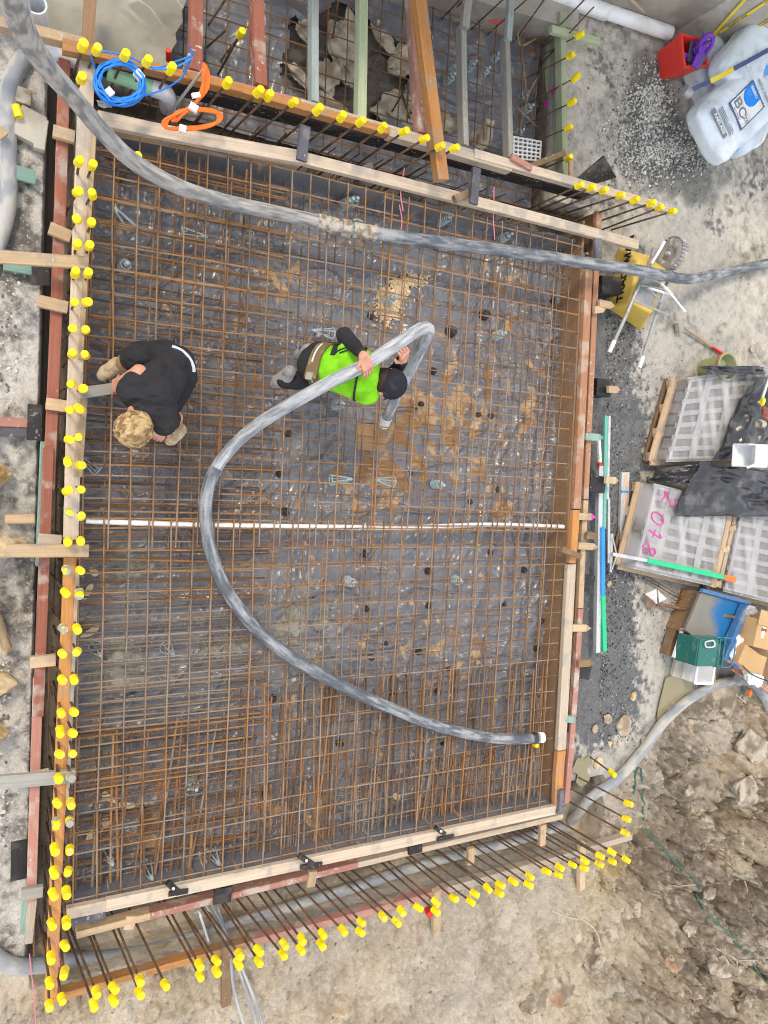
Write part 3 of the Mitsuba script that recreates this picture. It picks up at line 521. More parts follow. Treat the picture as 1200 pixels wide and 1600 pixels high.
plank('timber_wedge', 'small brown timber wedge lying beside the right grey spreader', BR, 712, 310, 745, 297, .40, .06, .04, cat='wedge')
plank('timber_wedge', 'thin pale splinter of timber standing in the top trench', PP, 560, 268, 582, 257, .1, .05, .03, cat='wedge')
# braces over the lower pit
for u0, v0, u1, v1, w, m, z1, lab in [(309, -30, 306, 112, .085, RT, .48, 'red brown timber brace nearest the orange coil'), (403, -30, 409, 134, .085, 'm_brown_red', .47, 'red brown timber brace right of the first one'), (493, -30, 493, 160, .055, BT, .44, 'blue grey timber brace over the lower pit'),
                                        (569, -30, 566, 186, .07, GT, .45, 'pale green timber brace over the lower pit'), (645, -30, 661, 208, .07, PT, .47, 'pink painted timber brace over the lower pit'), (655, -30, 694, 280, .095, OP, .58, 'long orange timber lying over the pink brace and the planks'),
                                        (725, 38, 729, 228, .05, GY, .42, 'grey timber brace right of the orange timber'), (793, 58, 799, 248, .05, GY, .42, 'grey timber brace nearest the white grate'), (880, 18, 884, 282, .065, GT, .40, 'pale green timber along the right side of the lower pit')]:
    zz = (.58, .58) if w == .095 else (.12, .10) if u0 == 880 else (.16, .44)
    plank('brace_timber', lab, RT if m == 'm_brown_red' else m, u0, v0, u1, v1, zz[0], w, .085, z1=zz[1], warp=.01, seg=3)
plank('brace_end', 'grey timber piece continuing the first grey brace up the far wall', GY, 735, -20, 728, 42, .22, .07, .05)
plank('brace_end', 'pale blue timber piece continuing the second grey brace up the far wall', BT, 801, -10, 796, 62, .22, .055, .05)
plank('brace_end', 'green timber piece lying across the corner of the lower pit', GT, 863, 44, 938, 64, .175, .06, .05)
plank('brace_end', 'brown timber lying across the corner beside the white grate', BR, 822, 262, 884, 238, .16, .05, .05)
plank('brace_end', 'short pale post beside the green side timber', PINE, 893, 252, 893, 284, .10, .045, .06)
plank('brace_end', 'small reddish block on the outer top plank beside the grate', PT, 800, 244, 832, 262, .50, .05, .03)
single('black_board', 'dark cement stained board standing at the right corner of the lower pit', 'board', thick(gridmesh(quad(P(896, 282, .42), P(942, 243, .42), P(905, 292, .05), P(962, 275, .25)), 4, 4), .018), FP)
# right edge
for u0, v0, u1, v1, z, w, m, lab in [(922, 402, 902, 795, .32, .082, OF, 'orange red plank of the right formwork, upper length'), (901, 797, 895, 880, .32, .082, OP, 'orange sprayed plank of the right formwork, middle length'), (894, 882, 878, 1172, .32, .10, PP, 'pale plank of the right formwork, lower length'), (878, 1174, 873, 1262, .32, .10, OP, 'orange sprayed end of the right formwork'),
                                     (937, 330, 916, 780, .27, .062, OF, 'red outer plank of the right formwork, upper length'), (916, 782, 908, 950, .27, .062, PINE, 'pine outer plank of the right formwork, middle length'), (908, 952, 886, 1255, .27, .062, PT, 'pink outer plank of the right formwork, lower length')]:
    plank('formwork_plank', lab, m, u0, v0, u1, v1, z, w, .05, warp=.012, seg=4)
single('form_board', 'brown form board standing inside the right formwork plank', 'board', beam(P(913, 345, .27) - [.0, 0, .145], P(866, 1262, .27) - [.0, 0, .145], .02, .29), BR)
single('form_board', 'dark form board standing outside the right formwork plank', 'board', beam(P(933, 330, .27) + [.02, 0, -.16], P(886, 1255, .27) + [.02, 0, -.16], .02, .26), BR)
for u, v, w, s in [(956, 444, 30, 'beside the yellow wheelbarrow'), (944, 604, 22, 'level with the pump hose bend'), (934, 755, 24, 'beside the rods, above the pink peg'), (918, 910, 20, 'beside the rods, below the pegs'), (914, 1047, 18, 'below the ends of the rods'), (893, 1131, 12, 'nearest the bottom corner')]:
    a = P(u - w / 2, v, .26); b_ = P(u + w / 2, v + 3, .24)
    plank('form_ply', f'black formply piece standing against the right formwork, {s}', FP, u - w / 2, v, u + w / 2, v + 3, .25, .16, .20, cat='board')
for u0, v0, u1, v1, m, s in [(930, 484, 948, 482, PINE, 'above the wheelbarrow handles'), (938, 473, 962, 478, PINE, 'under the wheelbarrow tray'), (952, 608, 970, 609, PINE, 'beside the second form ply'), (916, 682, 945, 684, TT, 'painted pale green near the rods'), (948, 750, 968, 751, PINE, 'beside the rods above the pink one'), (905, 807, 932, 808, PINE, 'with a pink tip'), (905, 853, 936, 855, PINE, 'with a pointed end below the pink one'), (918, 837, 936, 838, BR, 'between the pointed pegs'), (896, 982, 925, 982, PINE, 'below the rods'), (905, 1038, 930, 1036, BR, 'brown and low down'), (886, 1124, 902, 1126, TT, 'teal near the bottom corner')]:
    p0, p1 = P(u0, v0, .33), P(u1, v1, .31); t = thing('peg', f'timber peg holding the right formwork, {s}', 'peg')
    part(t, 'shaft', beam(p0 - [0, 0, .02], p0 + (p1 - p0) * .72 - [0, 0, .02], .065, .03), m)
    e = p0 + (p1 - p0) * .722 - [0, 0, .02]; dd, sn, nn_ = frame(p1 - p0)
    part(t, 'tip', tm(hullp([e + sn * a + nn_ * b for a in (-.032, .032) for b in (-.015, .015)] + [p1 - [0, 0, .02] + nn_ * b for b in (-.012, .012)])), 'm_pink_paint' if 'pink tip' in s else m)
plank('timber_wedge', 'brown split timber lying over the right formwork at mid height', BR, 879, 858, 909, 870, .40, .05, .04, cat='wedge')
# bottom edge
plank('formwork_plank', 'long pale plank of the inner bottom formwork', PP, 166, 1416, 868, 1266, .345, .085, .05, warp=.02, seg=6)
plank('formwork_plank', 'pale plank end at the lower left corner under the yellow caps', PP, 104, 1429, 172, 1415, .335, .08, .05)
plank('formwork_plank', 'dark slate batten along the lower left corner plank', SL, 112, 1441, 165, 1430, .31, .05, .04)
plank('formwork_plank', 'weathered board under the outside of the bottom plank', PINE, 120, 1462, 235, 1432, .22, .05, .1)
plank('formwork_plank', 'dirty pink board under the outside of the bottom plank', PT, 235, 1432, 560, 1352, .20, .05, .10)
plank('formwork_plank', 'dirty pale board under the outside of the bottom plank at right', PP, 560, 1352, 880, 1276, .20, .05, .08)
plank('formwork_plank', 'orange pine plank of the outer bottom formwork, left length', OP, 80, 1563, 440, 1462, .26, .05, .09, warp=.01, seg=3)
plank('formwork_plank', 'pale pink plank of the outer bottom formwork, middle length', PT, 392, 1474, 700, 1392, .265, .055, .085, warp=.01, seg=3)
plank('formwork_plank', 'pale plank of the outer bottom formwork, right length', PP, 690, 1394, 988, 1308, .26, .06, .085, warp=.01, seg=3)
plank('formwork_plank', 'slate grey upright at the bottom right corner of the formwork', SL, 879, 1235, 877, 1272, .36, .05, .05)
for u0, v0, u1, v1, s in [(206, 1432, 201, 1453, 'near the lower left corner'), (738, 1326, 736, 1352, 'right of the middle of the trench'), (850, 1290, 848, 1322, 'near the right end of the trench'), (490, 1362, 486, 1386, 'at the middle of the trench')]:
    plank('trench_strut', f'short timber strut in the bottom trench {s}', PINE, u0, v0, u1, v1, .22, .07, .04)
for u, v0, v1, s in [(355, 1478, 1572, 'beside the grey conduits'), (684, 1392, 1462, 'beside the red cap'), (911, 1320, 1390, 'near the right end')]:
    plank('stake', f'timber stake holding the outer bottom plank, {s}', PINE if u > 600 else BR, u, v0, u - 1, v1, .30, .075, .05, z1=.12, cat='stake')
for u0, v0, u1, v1, s in [(262, 1380, 280, 1397, 'at the left'), (468, 1338, 490, 1352, 'at the middle'), (682, 1294, 696, 1304, 'at the right')]:
    t = thing('form_clamp', f'black steel clamp over the bottom formwork plank, {s}', 'clamp')
    part(t, 'jaw', B(u0, v0, u1, v1, .38, .04, .03), FP); part(t, 'bolt', bar(P((u0 + u1) / 2, (v0 + v1) / 2, .38), P((u0 + u1) / 2, (v0 + v1) / 2, .42), .012), 'm_steel')
    part(t, 'plate', B(u0 + 2, v0 + 18, u1 + 14, v0 + 13, .365, .035, .02), FP)
plank('dark_plate', 'dark plate bridging the bottom trench left of the middle', FP, 335, 1402, 362, 1398, .28, .12, .03, cat='plate')
plank('dark_plate', 'dark plate bridging the bottom trench right of the middle', FP, 640, 1330, 660, 1325, .26, .08, .03, cat='plate')
def nth(n): return f"{n}{'th' if 10 <= n % 100 <= 20 else {1: 'st', 2: 'nd', 3: 'rd'}.get(n % 10, 'th')}"
# ------------------------------------------------------------------ reinforcement
def wire(p0, p1, r, mat, key, name, sag=.006, sides=5):
    p0, p1 = np.asarray(p0, float), np.asarray(p1, float); L = np.linalg.norm(p1 - p0); n = max(2, int(L / .6) + 1)
    t = np.linspace(0, 1, n)[:, None]; q = p0 + (p1 - p0) * t
    q[1:-1] += rng.normal(0, sag, (n - 2, 3)) * [1, 1, .6] if n > 2 else 0
    return part(key, name, tube(q, r, sides, cap=True), mat, True)
def sheet(name, label, cat, x0, x1, y0, y1, z, px, py, ang, r, mat, group=None, skip=()):
    "a welded sheet: wires along X at every py, cross wires along Y at every px, just above"
    key = thing(name, label, cat, group); c = np.array([(x0 + x1) / 2, (y0 + y1) / 2]); Rr = rotz(math.radians(ang))[:2, :2]
    def W(x, y, zz): q = Rr @ (np.array([x, y]) - c) + c; return np.array([q[0], q[1], zz])
    y = y0 + .05
    while y < y1:
        j = rng.normal(0, .006); wire(W(x0 - .03 * rng.random(), y + j, z), W(x1 + .03 * rng.random(), y + j + rng.normal(0, .005), z), r, mat, key, 'long_wire'); y += py
    x = x0 + .05
    while x < x1:
        j = rng.normal(0, .006); wire(W(x + j, y0, z + 2 * r), W(x + j + rng.normal(0, .005), y1, z + 2 * r), r, mat, key, 'cross_wire'); x += px
    return key
R_, RD = 'm_rust', 'm_rust_dark'
for lab, a in [('rusty steel mesh sheet on top, upper left under the squatting worker', (.44, 2.75, -.62, 2.14, .265, .152, .150, .45)), ('rusty steel mesh sheet on top, upper right under the hose coupling', (2.62, 4.62, -.50, 2.14, .275, .150, .150, -.4)),
               ('rusty steel mesh sheet on top, lower left around the big hose loop', (.44, 2.72, -3.08, -.42, .267, .149, .150, .5)), ('rusty steel mesh sheet on top, lower right beside the white conduit end', (2.55, 4.63, -3.08, -.38, .278, .150, .150, -.2))]:
    sheet('mesh_sheet', lab, 'steel mesh', *a, .0058, R_)
for lab, a in [('lower layer of steel mesh close to the plastic, upper half', (.47, 4.63, -.55, 2.13, .055, .150, .150, -.4)), ('lower layer of steel mesh close to the plastic, lower half', (.47, 4.63, -3.08, -.40, .06, .150, .150, .4))]:
    sheet('mesh_sheet', lab, 'steel mesh', *a, .005, R_)
# lapped bars along the left side, in bundles of three or four
G1 = 'bars lapped in bundles from the left formwork'
y = 2.04; k = 0
while y > -3.0:
    n = rnd.choice([3, 3, 4]); L = 1.36 + .10 * (k % 2)
    if y > .9: L += .08
    for i in range(n):
        key = thing('lapped_bar', f'{["first", "second", "third", "fourth"][i]} bar of the {nth(k + 1)} bundle from the top lapped from the left formwork', 'reinforcing bar', G1)
        yy = y - .030 * i + rng.normal(0, .004); z = rnd.choice([.10, .13, .17, .21]); dy = rng.normal(0, .02)
        put(key, tube(np.array([[.40, yy, z], [.4 + L / 2, yy + dy * .5, z + rng.normal(0, .006)], [.4 + L + rng.normal(0, .04), yy + dy, z]]), .0072, 6), RD if rnd.random() < .6 else R_, True)
    y -= .158 + rng.normal(0, .008); k += 1
G2 = 'bars lapped from the bottom formwork'
x = .50; nb = 0
while x < 4.66:
    n = rnd.choice([1, 2, 2, 3])
    for i in range(n):
        u = (x - .5) / 4.5; top = (-1.93 if x < 1.6 else -1.72) + rng.normal(0, .05) + (-.9 * (rnd.random() < .22))
        nb += 1; key = thing('lapped_bar', f'rusty bar lapped up from the bottom formwork, {nth(nb)} from the left', 'reinforcing bar', G2)
        xx = x + .022 * i + rng.normal(0, .006); dx = rng.normal(0, .03)
        put(key, tube(np.array([[xx - dx, -3.04, .16], [xx, -2.5, .17 + rng.normal(0, .01)], [xx + dx, top, .18 + rng.normal(0, .03)]]), .0085, 6), RD if rnd.random() < .55 else R_, True)
    x += rnd.choice([.07, .09, .11]) * (1.0 if x > 1.9 else 1.25)
G3 = 'long bars near the left formwork'
for i, x in enumerate((.50, .63, .88, 1.02, 1.17, 1.40, 1.50)):
    key = thing('long_bar', f'long rusty bar running parallel to the left formwork, {nth(i + 1)} from it', 'reinforcing bar', G3)
    put(key, tube(np.array([[x, -.2 + rng.random() * .5, .24], [x + .01, 1.1, .245], [x + .02 + rng.normal(0, .01), 2.08, .24]]), .0075, 6), RD, True)
# tie wires: little twisted ends at many crossings
def ties():
    ms = []
    for _ in range(420):
        q = np.array([.5 + rng.random() * 4.15, -3.0 + rng.random() * 5.05, .292]); a = rng.random() * 6.28
        ms.append(tube(np.array([q, q + [.02 * math.cos(a), .02 * math.sin(a), .012], q + [.045 * math.cos(a + .5), .045 * math.sin(a + .5), .02]]), .0018, 4))
    return join(ms)
k = thing('tie_wire', 'short twisted tie wire ends scattered over the top mesh', 'tie wire'); labels[k]['kind'] = 'stuff'; put(k, ties(), R_)
# cages in the trenches
def cage(label, p0, p1, zs, step, r, hh, mat):
    key = thing('trench_cage', label, 'bar cage'); d, s, n = frame(np.asarray(p1) - p0); L = np.linalg.norm(np.asarray(p1) - p0)
    for z, o in zs: wire(np.asarray(p0) + s * o + [0, 0, z], np.asarray(p1) + s * o + [0, 0, z], r, mat, key, 'long_bar')
    t = .08; o = max(abs(q[1]) for q in zs)
    while t < L:
        c = np.asarray(p0) + d * t; part(key, 'stirrup', tube(smooth_path([c + s * o + [0, 0, hh], c + s * o, c - s * o, c - s * o + [0, 0, hh]], .2), r * .8, 5), mat, True); t += step
cage('rusty bar cage lying in the top trench behind the inner plank', np.array([.55, 2.33, -.24]), np.array([4.85, 2.32, -.24]), [(0, .1), (0, 0), (0, -.1), (.26, .1), (.26, -.1)], .2, .006, .42, RD)
cage('rusty bar cage in the narrow trench left of the pine planks', np.array([.345, 2.3, -.22]), np.array([.315, -3.5, -.22]), [(0, .03), (.1, -.03), (.30, .035)], .3, .005, .26, RD)
# mesh and bars of the lower pit
sheet('pit_mesh', 'rusty steel mesh in the lower pit under the timber braces', 'steel mesh', 1.08, 4.36, 2.56, 4.04, -.16, .160, .165, .3, .0055, RD)
G4 = 'bars rising from the far wall of the lower pit'
for i, (u0, v0, u1, v1) in enumerate([(690, 30, 720, -2), (700, 22, 752, -20), (736, 46, 785, 0), (762, 54, 822, 0), (803, 66, 850, 0), (836, 80, 905, 8), (845, 100, 910, 30)]):
    k = thing('wall_bar', f'thin dark bar rising from the far wall of the lower pit, {nth(i + 1)} from the left', 'reinforcing bar', G4); a = P(u0, v0, -.24); b_ = P(u1, v1, .35); put(k, bar(a, b_ + (b_ - a) * .25, .0065), 'm_bar', True)
G5 = 'bars standing in the left part of the lower pit'
for i, (u0, v0, u1, v1) in enumerate([(325, 40, 352, 0), (322, 75, 352, 48), (345, 95, 372, 60), (520, 60, 530, -10), (612, 175, 640, 128), (640, 185, 626, 140), (640, 175, 668, 190), (638, 130, 636, 190)]):
    k = thing('wall_bar', f'dark bar standing in the lower pit {["at the far left, uppermost", "at the left, second from the top", "left of the lone cap, lowest", "beside the blue grey brace", "left one of the star of bars", "steep one of the star of bars", "right one of the star of bars", "upright one of the star of bars"][i]}', 'reinforcing bar', G5); put(k, bar(P(u0, v0, -.22), P(u1, v1, -.02), .008), 'm_bar', True)

# ------------------------------------------------------------------ starter bars with yellow caps
_cap = lathe([(0, .075), (.012, .0755), (.0235, .073), (.0255, .069), (.0265, .04), (.0275, .004), (.0275, 0), (.020, 0), (.019, .03), (0, .032)], 16)
def starter(u, v, zc, lean, label, group, zb=-.2, mat='m_yellow', r=.0085, bmat='m_bar', tilt=None):
    key = thing('starter_bar', label, 'starter bar', group); top = P(u, v, zc); base = np.array([top[0], top[1], zb]) + np.array([lean[0], lean[1], 0]) + rng.normal(0, .018, 3) * [1, 1, 0]
    d = unit(top - base); d2 = unit(d + rng.normal(0, .10, 3) * [1, 1, 0]); R = basis(np.cross([0.1, 1, 0], d2), np.cross(d2, np.cross([0.1, 1, 0], d2)))
    part(key, 'bar', bar(base, top + d * .0, r, 7), bmat, True); part(key, 'cap', place(_cap, R, top - d2 * .045, rng.uniform(.93, 1.07)), mat, 35)
LEFT = [(124,251),(145,257),(122,299),(144,302),(120,342),(143,347),(121,381),(140,383),(118,425),(138,426),(117,472),(137,472),(114,513),(134,515),(113,552),(133,554),(111,600),(130,607),(109,641),(124,639),(109,687),(123,683),(106,722),(127,727),(106,766),(127,765),(127,806),(106,847),(126,846),(126,892),(103,927),(121,984),(98,1022),(120,1019),(98,1063),(116,1063),(96,1115),(116,1113),(94,1145),(114,1146),(94,1179),(114,1178),(92,1217),(90,1256),(111,1257),(86,1328),(109,1329),(85,1365),(106,1363),(84,1399),(104,1396),(82,1446),(104,1443),(102,1479),(80,1498),(100,1522),(78,1538),(97,1563),(77,1573)]
_row = [0, 0]
for i, (u, v) in enumerate(LEFT):
    s_ = int(u > 134 - (v - 250) * .0345); _row[s_] += 1
    starter(u, v, .60, (.0, 0), f'clean yellow capped bar, {nth(_row[s_])} from the top in the {"right" if s_ else "left"} row of the left formwork', 'yellow capped bars along the left formwork', -.18)
for u, v, s in [(108, 802, 'almost wholly grey, above the second cross plank'), (104, 892, 'with a grey blob, below the second cross plank'), (124, 929, 'with a grey smear on its right edge'), (99, 983, 'with a grey splash on its middle'), (111, 1215, 'half grey, on the third cross plank'), (88, 1288, 'big grey blob, left of two below the third plank'), (109, 1285, 'nearly all grey, right of two below the third plank')]:
    starter(u, v, .60, (0, 0), f'left dirty yellow capped bar, {s}', None, -.18, 'm_cap_dirty')
BOT = [(151,1552),(147,1572),(179,1545),(178,1564),(219,1533),(219,1553),(259,1540),(312,1509),(313,1527),(339,1502),(339,1519),(375,1493),(373,1507),(405,1486),(405,1504),(445,1477),(443,1493),(472,1469),(471,1485),(505,1461),(503,1477),(537,1455),(566,1442),(564,1457),(599,1433),(628,1425),(621,1442),(655,1419),(682,1411),(682,1425),(710,1404),(743,1397),(737,1410),(763,1389),(783,1383),(781,1396),(803,1378),(829,1370),(827,1383),(855,1362),(876,1356),(874,1368),(896,1352),(915,1346),(914,1357),(939,1338),(938,1351),(957,1332),(958,1347),(980,1344)]
for i, (u, v) in enumerate(BOT): starter(u, v, .64, (-.09 - .10 * u / 1000, .05), f'yellow capped bar leaning over the outer bottom plank, {nth(i + 1)} from the left', 'yellow capped bars along the bottom formwork', -.24)
for i, (u, v) in enumerate([(978,1302),(980,1280),(983,1256)]): starter(u, v, .62, (-.14, .05), f'yellow capped bar at the bottom right corner, {["lowest", "middle one", "highest"][i]} of three beside the green cable', 'three capped bars by the green cable', -.2)
starter(958, 1209, .40, (.03, .02), 'lone yellow capped bar beside the grey hose above the bottom right corner', None, 0.0)
TOP = [(356,128),(405,142),(421,148),(460,159),(498,170),(535,181),(565,189),(599,198),(633,205),(665,216),(689,228),(712,231)]
for i, (u, v) in enumerate(TOP): starter(u, v, .66, (-.13, -.07), f'yellow capped bar leaning over the outer top plank, {nth(i + 1)} from the orange cord', 'yellow capped bars along the outer top plank', -.25)
for i, (u, v) in enumerate([(907,289),(925,293),(945,297),(971,305),(993,312),(1019,317),(1032,324),(1052,330)]): starter(u, v, .66, (-.10, -.02), f'yellow capped bar fanning past the outer top plank, {nth(i + 1)} of eight from the left', 'eight capped bars at the right end of the top plank', -.2)
for u, v, s in [(130,70,'at the top left corner beside the brown upright'), (152,76,'tilted, right of the brown upright'), (196,85,'standing inside the blue coil'), (231,94,'at the right edge of the blue coil'), (268,106,'between the blue and orange coils'), (128,121,'just below the top left corner, under the hose'), (214,245,'on the mesh beside the main hose'), (377,51,'alone in the lower pit between two brown braces')]:
    starter(u, v, .62 if v < 240 and u < 300 else .40 if u < 300 else .25, (-.06, -.05), f'yellow capped starter bar {s}', None, -.25)
for i, (u, v) in enumerate([(907,54),(893,86),(901,120),(895,159),(890,199),(890,246)]): starter(u, v, .26, (-.10, -.02), f'yellow capped bar beside the green timber of the lower pit, {nth(i + 1)} from the top', 'capped bars along the green timber', -.25, r=.006)
k = thing('loose_cap', 'yellow bar cap lying on dark ground beside two grey concrete offcuts', 'bar cap'); put(k, place(_cap, basis([0, 0, 1], [1, .3, 0]), P(30, 183, .06)), 'm_yellow', 35)
k = thing('loose_cap', 'small yellow cap on the mesh below the open end of the looped hose', 'bar cap'); put(k, place(_cap, np.eye(3), P(833, 1162, .27), .8), 'm_yellow', 35)
k = thing('loose_cap', 'red bar cap by the timber stake at the bottom plank', 'bar cap'); put(k, place(_cap, basis([1, 0, .3], [0, 1, 0]), P(668, 1421, .38), 1.1), 'm_red_cap', 35)

# ------------------------------------------------------------------ bar chairs
def helix(r0, r1, h, turns, wr, n=26):
    a = np.linspace(0, turns * 2 * np.pi, int(turns * n)); t = a / a[-1]; r = r0 + (r1 - r0) * t
    return tube(np.stack([r * np.cos(a), r * np.sin(a), h * t], -1), wr, 5)
SPIRAL = [helix(.062, .045, .20, 6, .009), join([helix(.045, .018, .045, 1.6, .009)]), lathe([(.014, .2), (.03, .2), (.03, .225), (.012, .235), (.012, .27), (.02, .27), (.02, .285), (0, .285)], 12)]
def _lattice():
    ms = [lathe([(.016, .19), (.022, .2), (.022, .24), (.010, .26), (0, .26)], 10), tube(np.stack([.062 * np.cos(np.linspace(0, 6.283, 25)), .062 * np.sin(np.linspace(0, 6.283, 25)), np.full(25, .008)], -1), .008, 5, False)]
    for a in range(4):
        c, s = math.cos(a * 1.571 + .3), math.sin(a * 1.571 + .3); ms.append(beam([.062 * c, .062 * s, 0], [.018 * c, .018 * s, .21], .012, .014))
    return ms
LATT = _lattice()
DOME = [helix(.055, .03, .085, 4, .010, 20), tube(np.stack([.055 * np.cos(np.linspace(0, 6.283, 19)), .055 * np.sin(np.linspace(0, 6.283, 19)), np.full(19, .006)], -1), .009, 5, False), lathe([(0, .085), (.03, .085), (.032, .092), (.02, .10), (0, .10)], 10)]
def chair(kind, u, v, label, group=None, tilt=(0, 0), z=.0, s=1.0, mat=None):
    Rt = trimesh.transformations.euler_matrix(tilt[0], tilt[1], rnd.random() * 6.28, 'rzxy' if False else 'szxy')[:3, :3]
    lay = abs(tilt[0]) + abs(tilt[1]) > .8
    h = 0 if kind == 'dome' else .13
    q = P(u, v, z + h * (0 if lay else 1)); q[2] = z
    if kind == 'dome': k = thing('bar_chair', label, 'bar chair', group); ms, mat, names = DOME, mat or 'm_chair_black', ['coil', 'foot_ring', 'saddle']
    elif kind == 'spiral': k = thing('bar_chair', label, 'bar chair', group); ms, mat, names = SPIRAL, mat or 'm_chair_grey', ['coil', 'neck', 'saddle']
    else: k = thing('bar_chair', label, 'bar chair', group); ms, mat, names = LATT, mat or 'm_chair_grey', ['saddle', 'foot_ring', 'leg', 'leg', 'leg', 'leg']
    a, b_ = tilt; Rx = trimesh.transformations.rotation_matrix(a, [1, 0, 0])[:3, :3]; Ry = trimesh.transformations.rotation_matrix(b_, [0, 1, 0])[:3, :3]
    R = rotz(rnd.random() * 6.28) if not lay else rotz(tilt[1]) @ trimesh.transformations.rotation_matrix(1.45, [0, 1, 0])[:3, :3]
    if not lay: R = Rx @ Ry @ R
    for m, n in zip(ms, names): part(k, n, place(m, R * s, q + ([0, 0, .07 * s] if lay else 0)), mat, 40)
GG = 'grey coil bar chairs standing under the top mesh'
for u, v, s in [(612,467,'in the pale wood chips'), (785,523,'right of the hose bend'), (533,631,'below the worker in green'), (690,757,'among the brown mud'), (551,911,'below the white conduit inside the hose loop'), (720,908,'right of the middle below the white conduit'), (197,412,'at upper left near the formwork'), (700,340,'under the top right plank'), (792,370,'above the main hose at right'), (545,314,'left one of a pair above the hose coupling'), (557,313,'right one of a pair above the hose coupling'), (900,384,'upper one of three at the top right corner'), (910,397,'lower right one of three at the top right corner'), (899,398,'lower left one of three at the top right corner'), (305,1228,'at lower left among the lapped bars'), (215,600,'beside the squatting worker')]:
    chair('spiral', u, v, f'grey plastic coil bar chair {s}', tilt=(rng.normal(0, .05), rng.normal(0, .05)), s=.66)
for u, v, a, s in [(280, 367, 0, 'lying on its side at upper left under the hose'), (206, 362, 2.4, 'lying beside another at upper left'), (516, 523, 3.14, 'lying beside the elbow of the worker in green'), (610, 753, 3.05, 'lying in the brown mud at the centre'), (512, 750, .1, 'lying on dark plastic left of the mud'), (152, 735, 2.5, 'large and cement splashed beside the left formwork')]:
    chair('lattice', u, v, f'pale grey four legged bar chair {s}', tilt=(1, a), z=.03, s=.72)
for u, v, s in [(170, 1342, 'leftmost of three at the bottom formwork'), (232, 1365, 'middle of three at the bottom formwork'), (336, 1342, 'rightmost of three at the bottom formwork'), (186, 680, 'beside the head of the squatting worker'), (152, 1018, 'grey ringed, at left below the second cross plank'), (265, 1018, 'grey ringed, right of another at lower left')]:
    chair('lattice', u, v, f'grey four legged bar chair {s}', tilt=(.1, .1), s=.75)
for u, v, s in [(754,493,'upright and shiny, right of the hose bend'), (703,519,'right of the bend in the looped hose')]: chair('dome', u, v, f'black bar chair {s}', s=.85)
for i, (u, v) in enumerate(sorted([(676,580),(645,638),(657,632),(765,650),(745,648),(870,658),(773,764),(733,784),(870,779),(436,740),(450,678),(568,865),(668,892),(571,951),(669,946),(763,863),(785,943),(601,1004),(580,1027),(654,1018),(698,1043),(612,1082),(695,1265),(492,1308),(500,1222),(860,930),(817,890),(845,970),(835,1012),(860,470),(893,462),(410,1237),(683,1080),(778,1250),(578,495),(445,800),(640,738),(520,1092),(590,1290),(760,1180),(860,1110),(690,1160),(530,1160),(425,1090)], key=lambda q: q[1])):
    chair('dome', u, v, f'small black bar chair under the mesh, {nth(i + 1)} of the small ones from the top', 'small black bar chairs under the mesh', s=.42 + .18 * rnd.random(), mat='m_chair_black')
for i, (u, v, s) in enumerate([(713,106,'upper one of a pair beside the first grey brace'), (707,119,'lower one of a pair beside the first grey brace'), (740,99,'right of the first grey brace, upper left'), (761,109,'between the two grey braces'), (822,147,'right of the second grey brace'), (780,84,'left of the second grey brace, highest'), (829,167,'right of the second grey brace, lower'), (814,205,'behind the white grate')]):
    chair('spiral', u, v, f'coil chair in the lower pit, {s}', z=-.28, s=.62)

# ------------------------------------------------------------------ hoses, pipes, coils
HZ = [(16,-28,2.7),(22,5,2.45),(42,58,1.98),(76,108,1.52),(115,152,1.12),(157,202,.86),(207,251,.68),(270,288,.54),(340,312,.44),(420,330,.37),(500,347,.355),(540,357,.355),(600,367,.36),(680,378,.37),(760,388,.39),(850,401,.43),(915,411,.50),(960,417,.54),(1000,423,.56),(1040,431,.50),(1075,436,.36),(1105,431,.22),(1140,424,.12),(1200,411,.10),(1260,396,.10)]
path = smooth_path([P(*q) for q in HZ], .03); rad = np.full(len(path), .050)
key = thing('pump_hose', 'long dirty grey concrete pump hose with a coupling crossing the top of the site', 'hose')
i0 = int(np.argmin([np.hypot(proj_[0] - 540, proj_[1] - 357) for proj_ in [(lambda c: (600 + F * c[0] / c[2], 800 + F * c[1] / c[2]))(RW.T @ (p - [0, 0, H])) for p in path]]))
part(key, 'section', tube(path[:i0 + 1], rad[:i0 + 1], 16), 'm_hose_cement', True, 'cement crusted hose section from the top left corner'); part(key, 'section', tube(path[i0:], rad[i0:], 16), 'm_hose', True, 'dark hose section running off at right')
for o, w, r in [(-6, 5, .058), (0, 2, .066), (3, 6, .057)]:
    part(key, 'coupling', tube(path[i0 + o - 1: i0 + o + w], r, 16), 'm_coupling', 40)
a = path[i0 + 1]; part(key, 'clamp_lever', tube(smooth_path([a + [.02, .06, .03], a + [.05, .075, .03], a + [.10, .07, .02]], .03), .008, 6), 'm_steel', True)
H2 = [(599,664,.10),(606,648,.20),(621,614,.45),(640,578,.74),(657,545,1.0),(667,525,1.14),(669,514,1.20),(660,513,1.22),(642,523,1.21),(615,541,1.20),(570,570,1.18),(530,590,1.14),(485,614,1.0),(440,640,.80),(405,662,.60),(375,686,.44),(348,716,.365),(330,748,.35),(322,780,.35),(322,815,.35),(328,855,.35),(345,905,.35),(370,946,.35),(402,984,.35),(440,1016,.35),(490,1048,.35),(540,1075,.35),(600,1102,.35),(680,1133,.355),(750,1150,.36),(805,1155,.37),(848,1152,.38)]
path2 = smooth_path([P(*q) for q in H2], .025); key = thing('placing_hose', 'whitish delivery hose looped over the mesh and held by the worker in green', 'hose')
j = int(len(path2) * .42); part(key, 'hose', tube(path2[:j + 1], .043, 16), 'm_hose_pale', True, 'whitish upper half passing over the worker'); part(key, 'hose', tube(path2[j:], .046, 16), 'm_hose', True, 'dark lower half looping over the mesh')
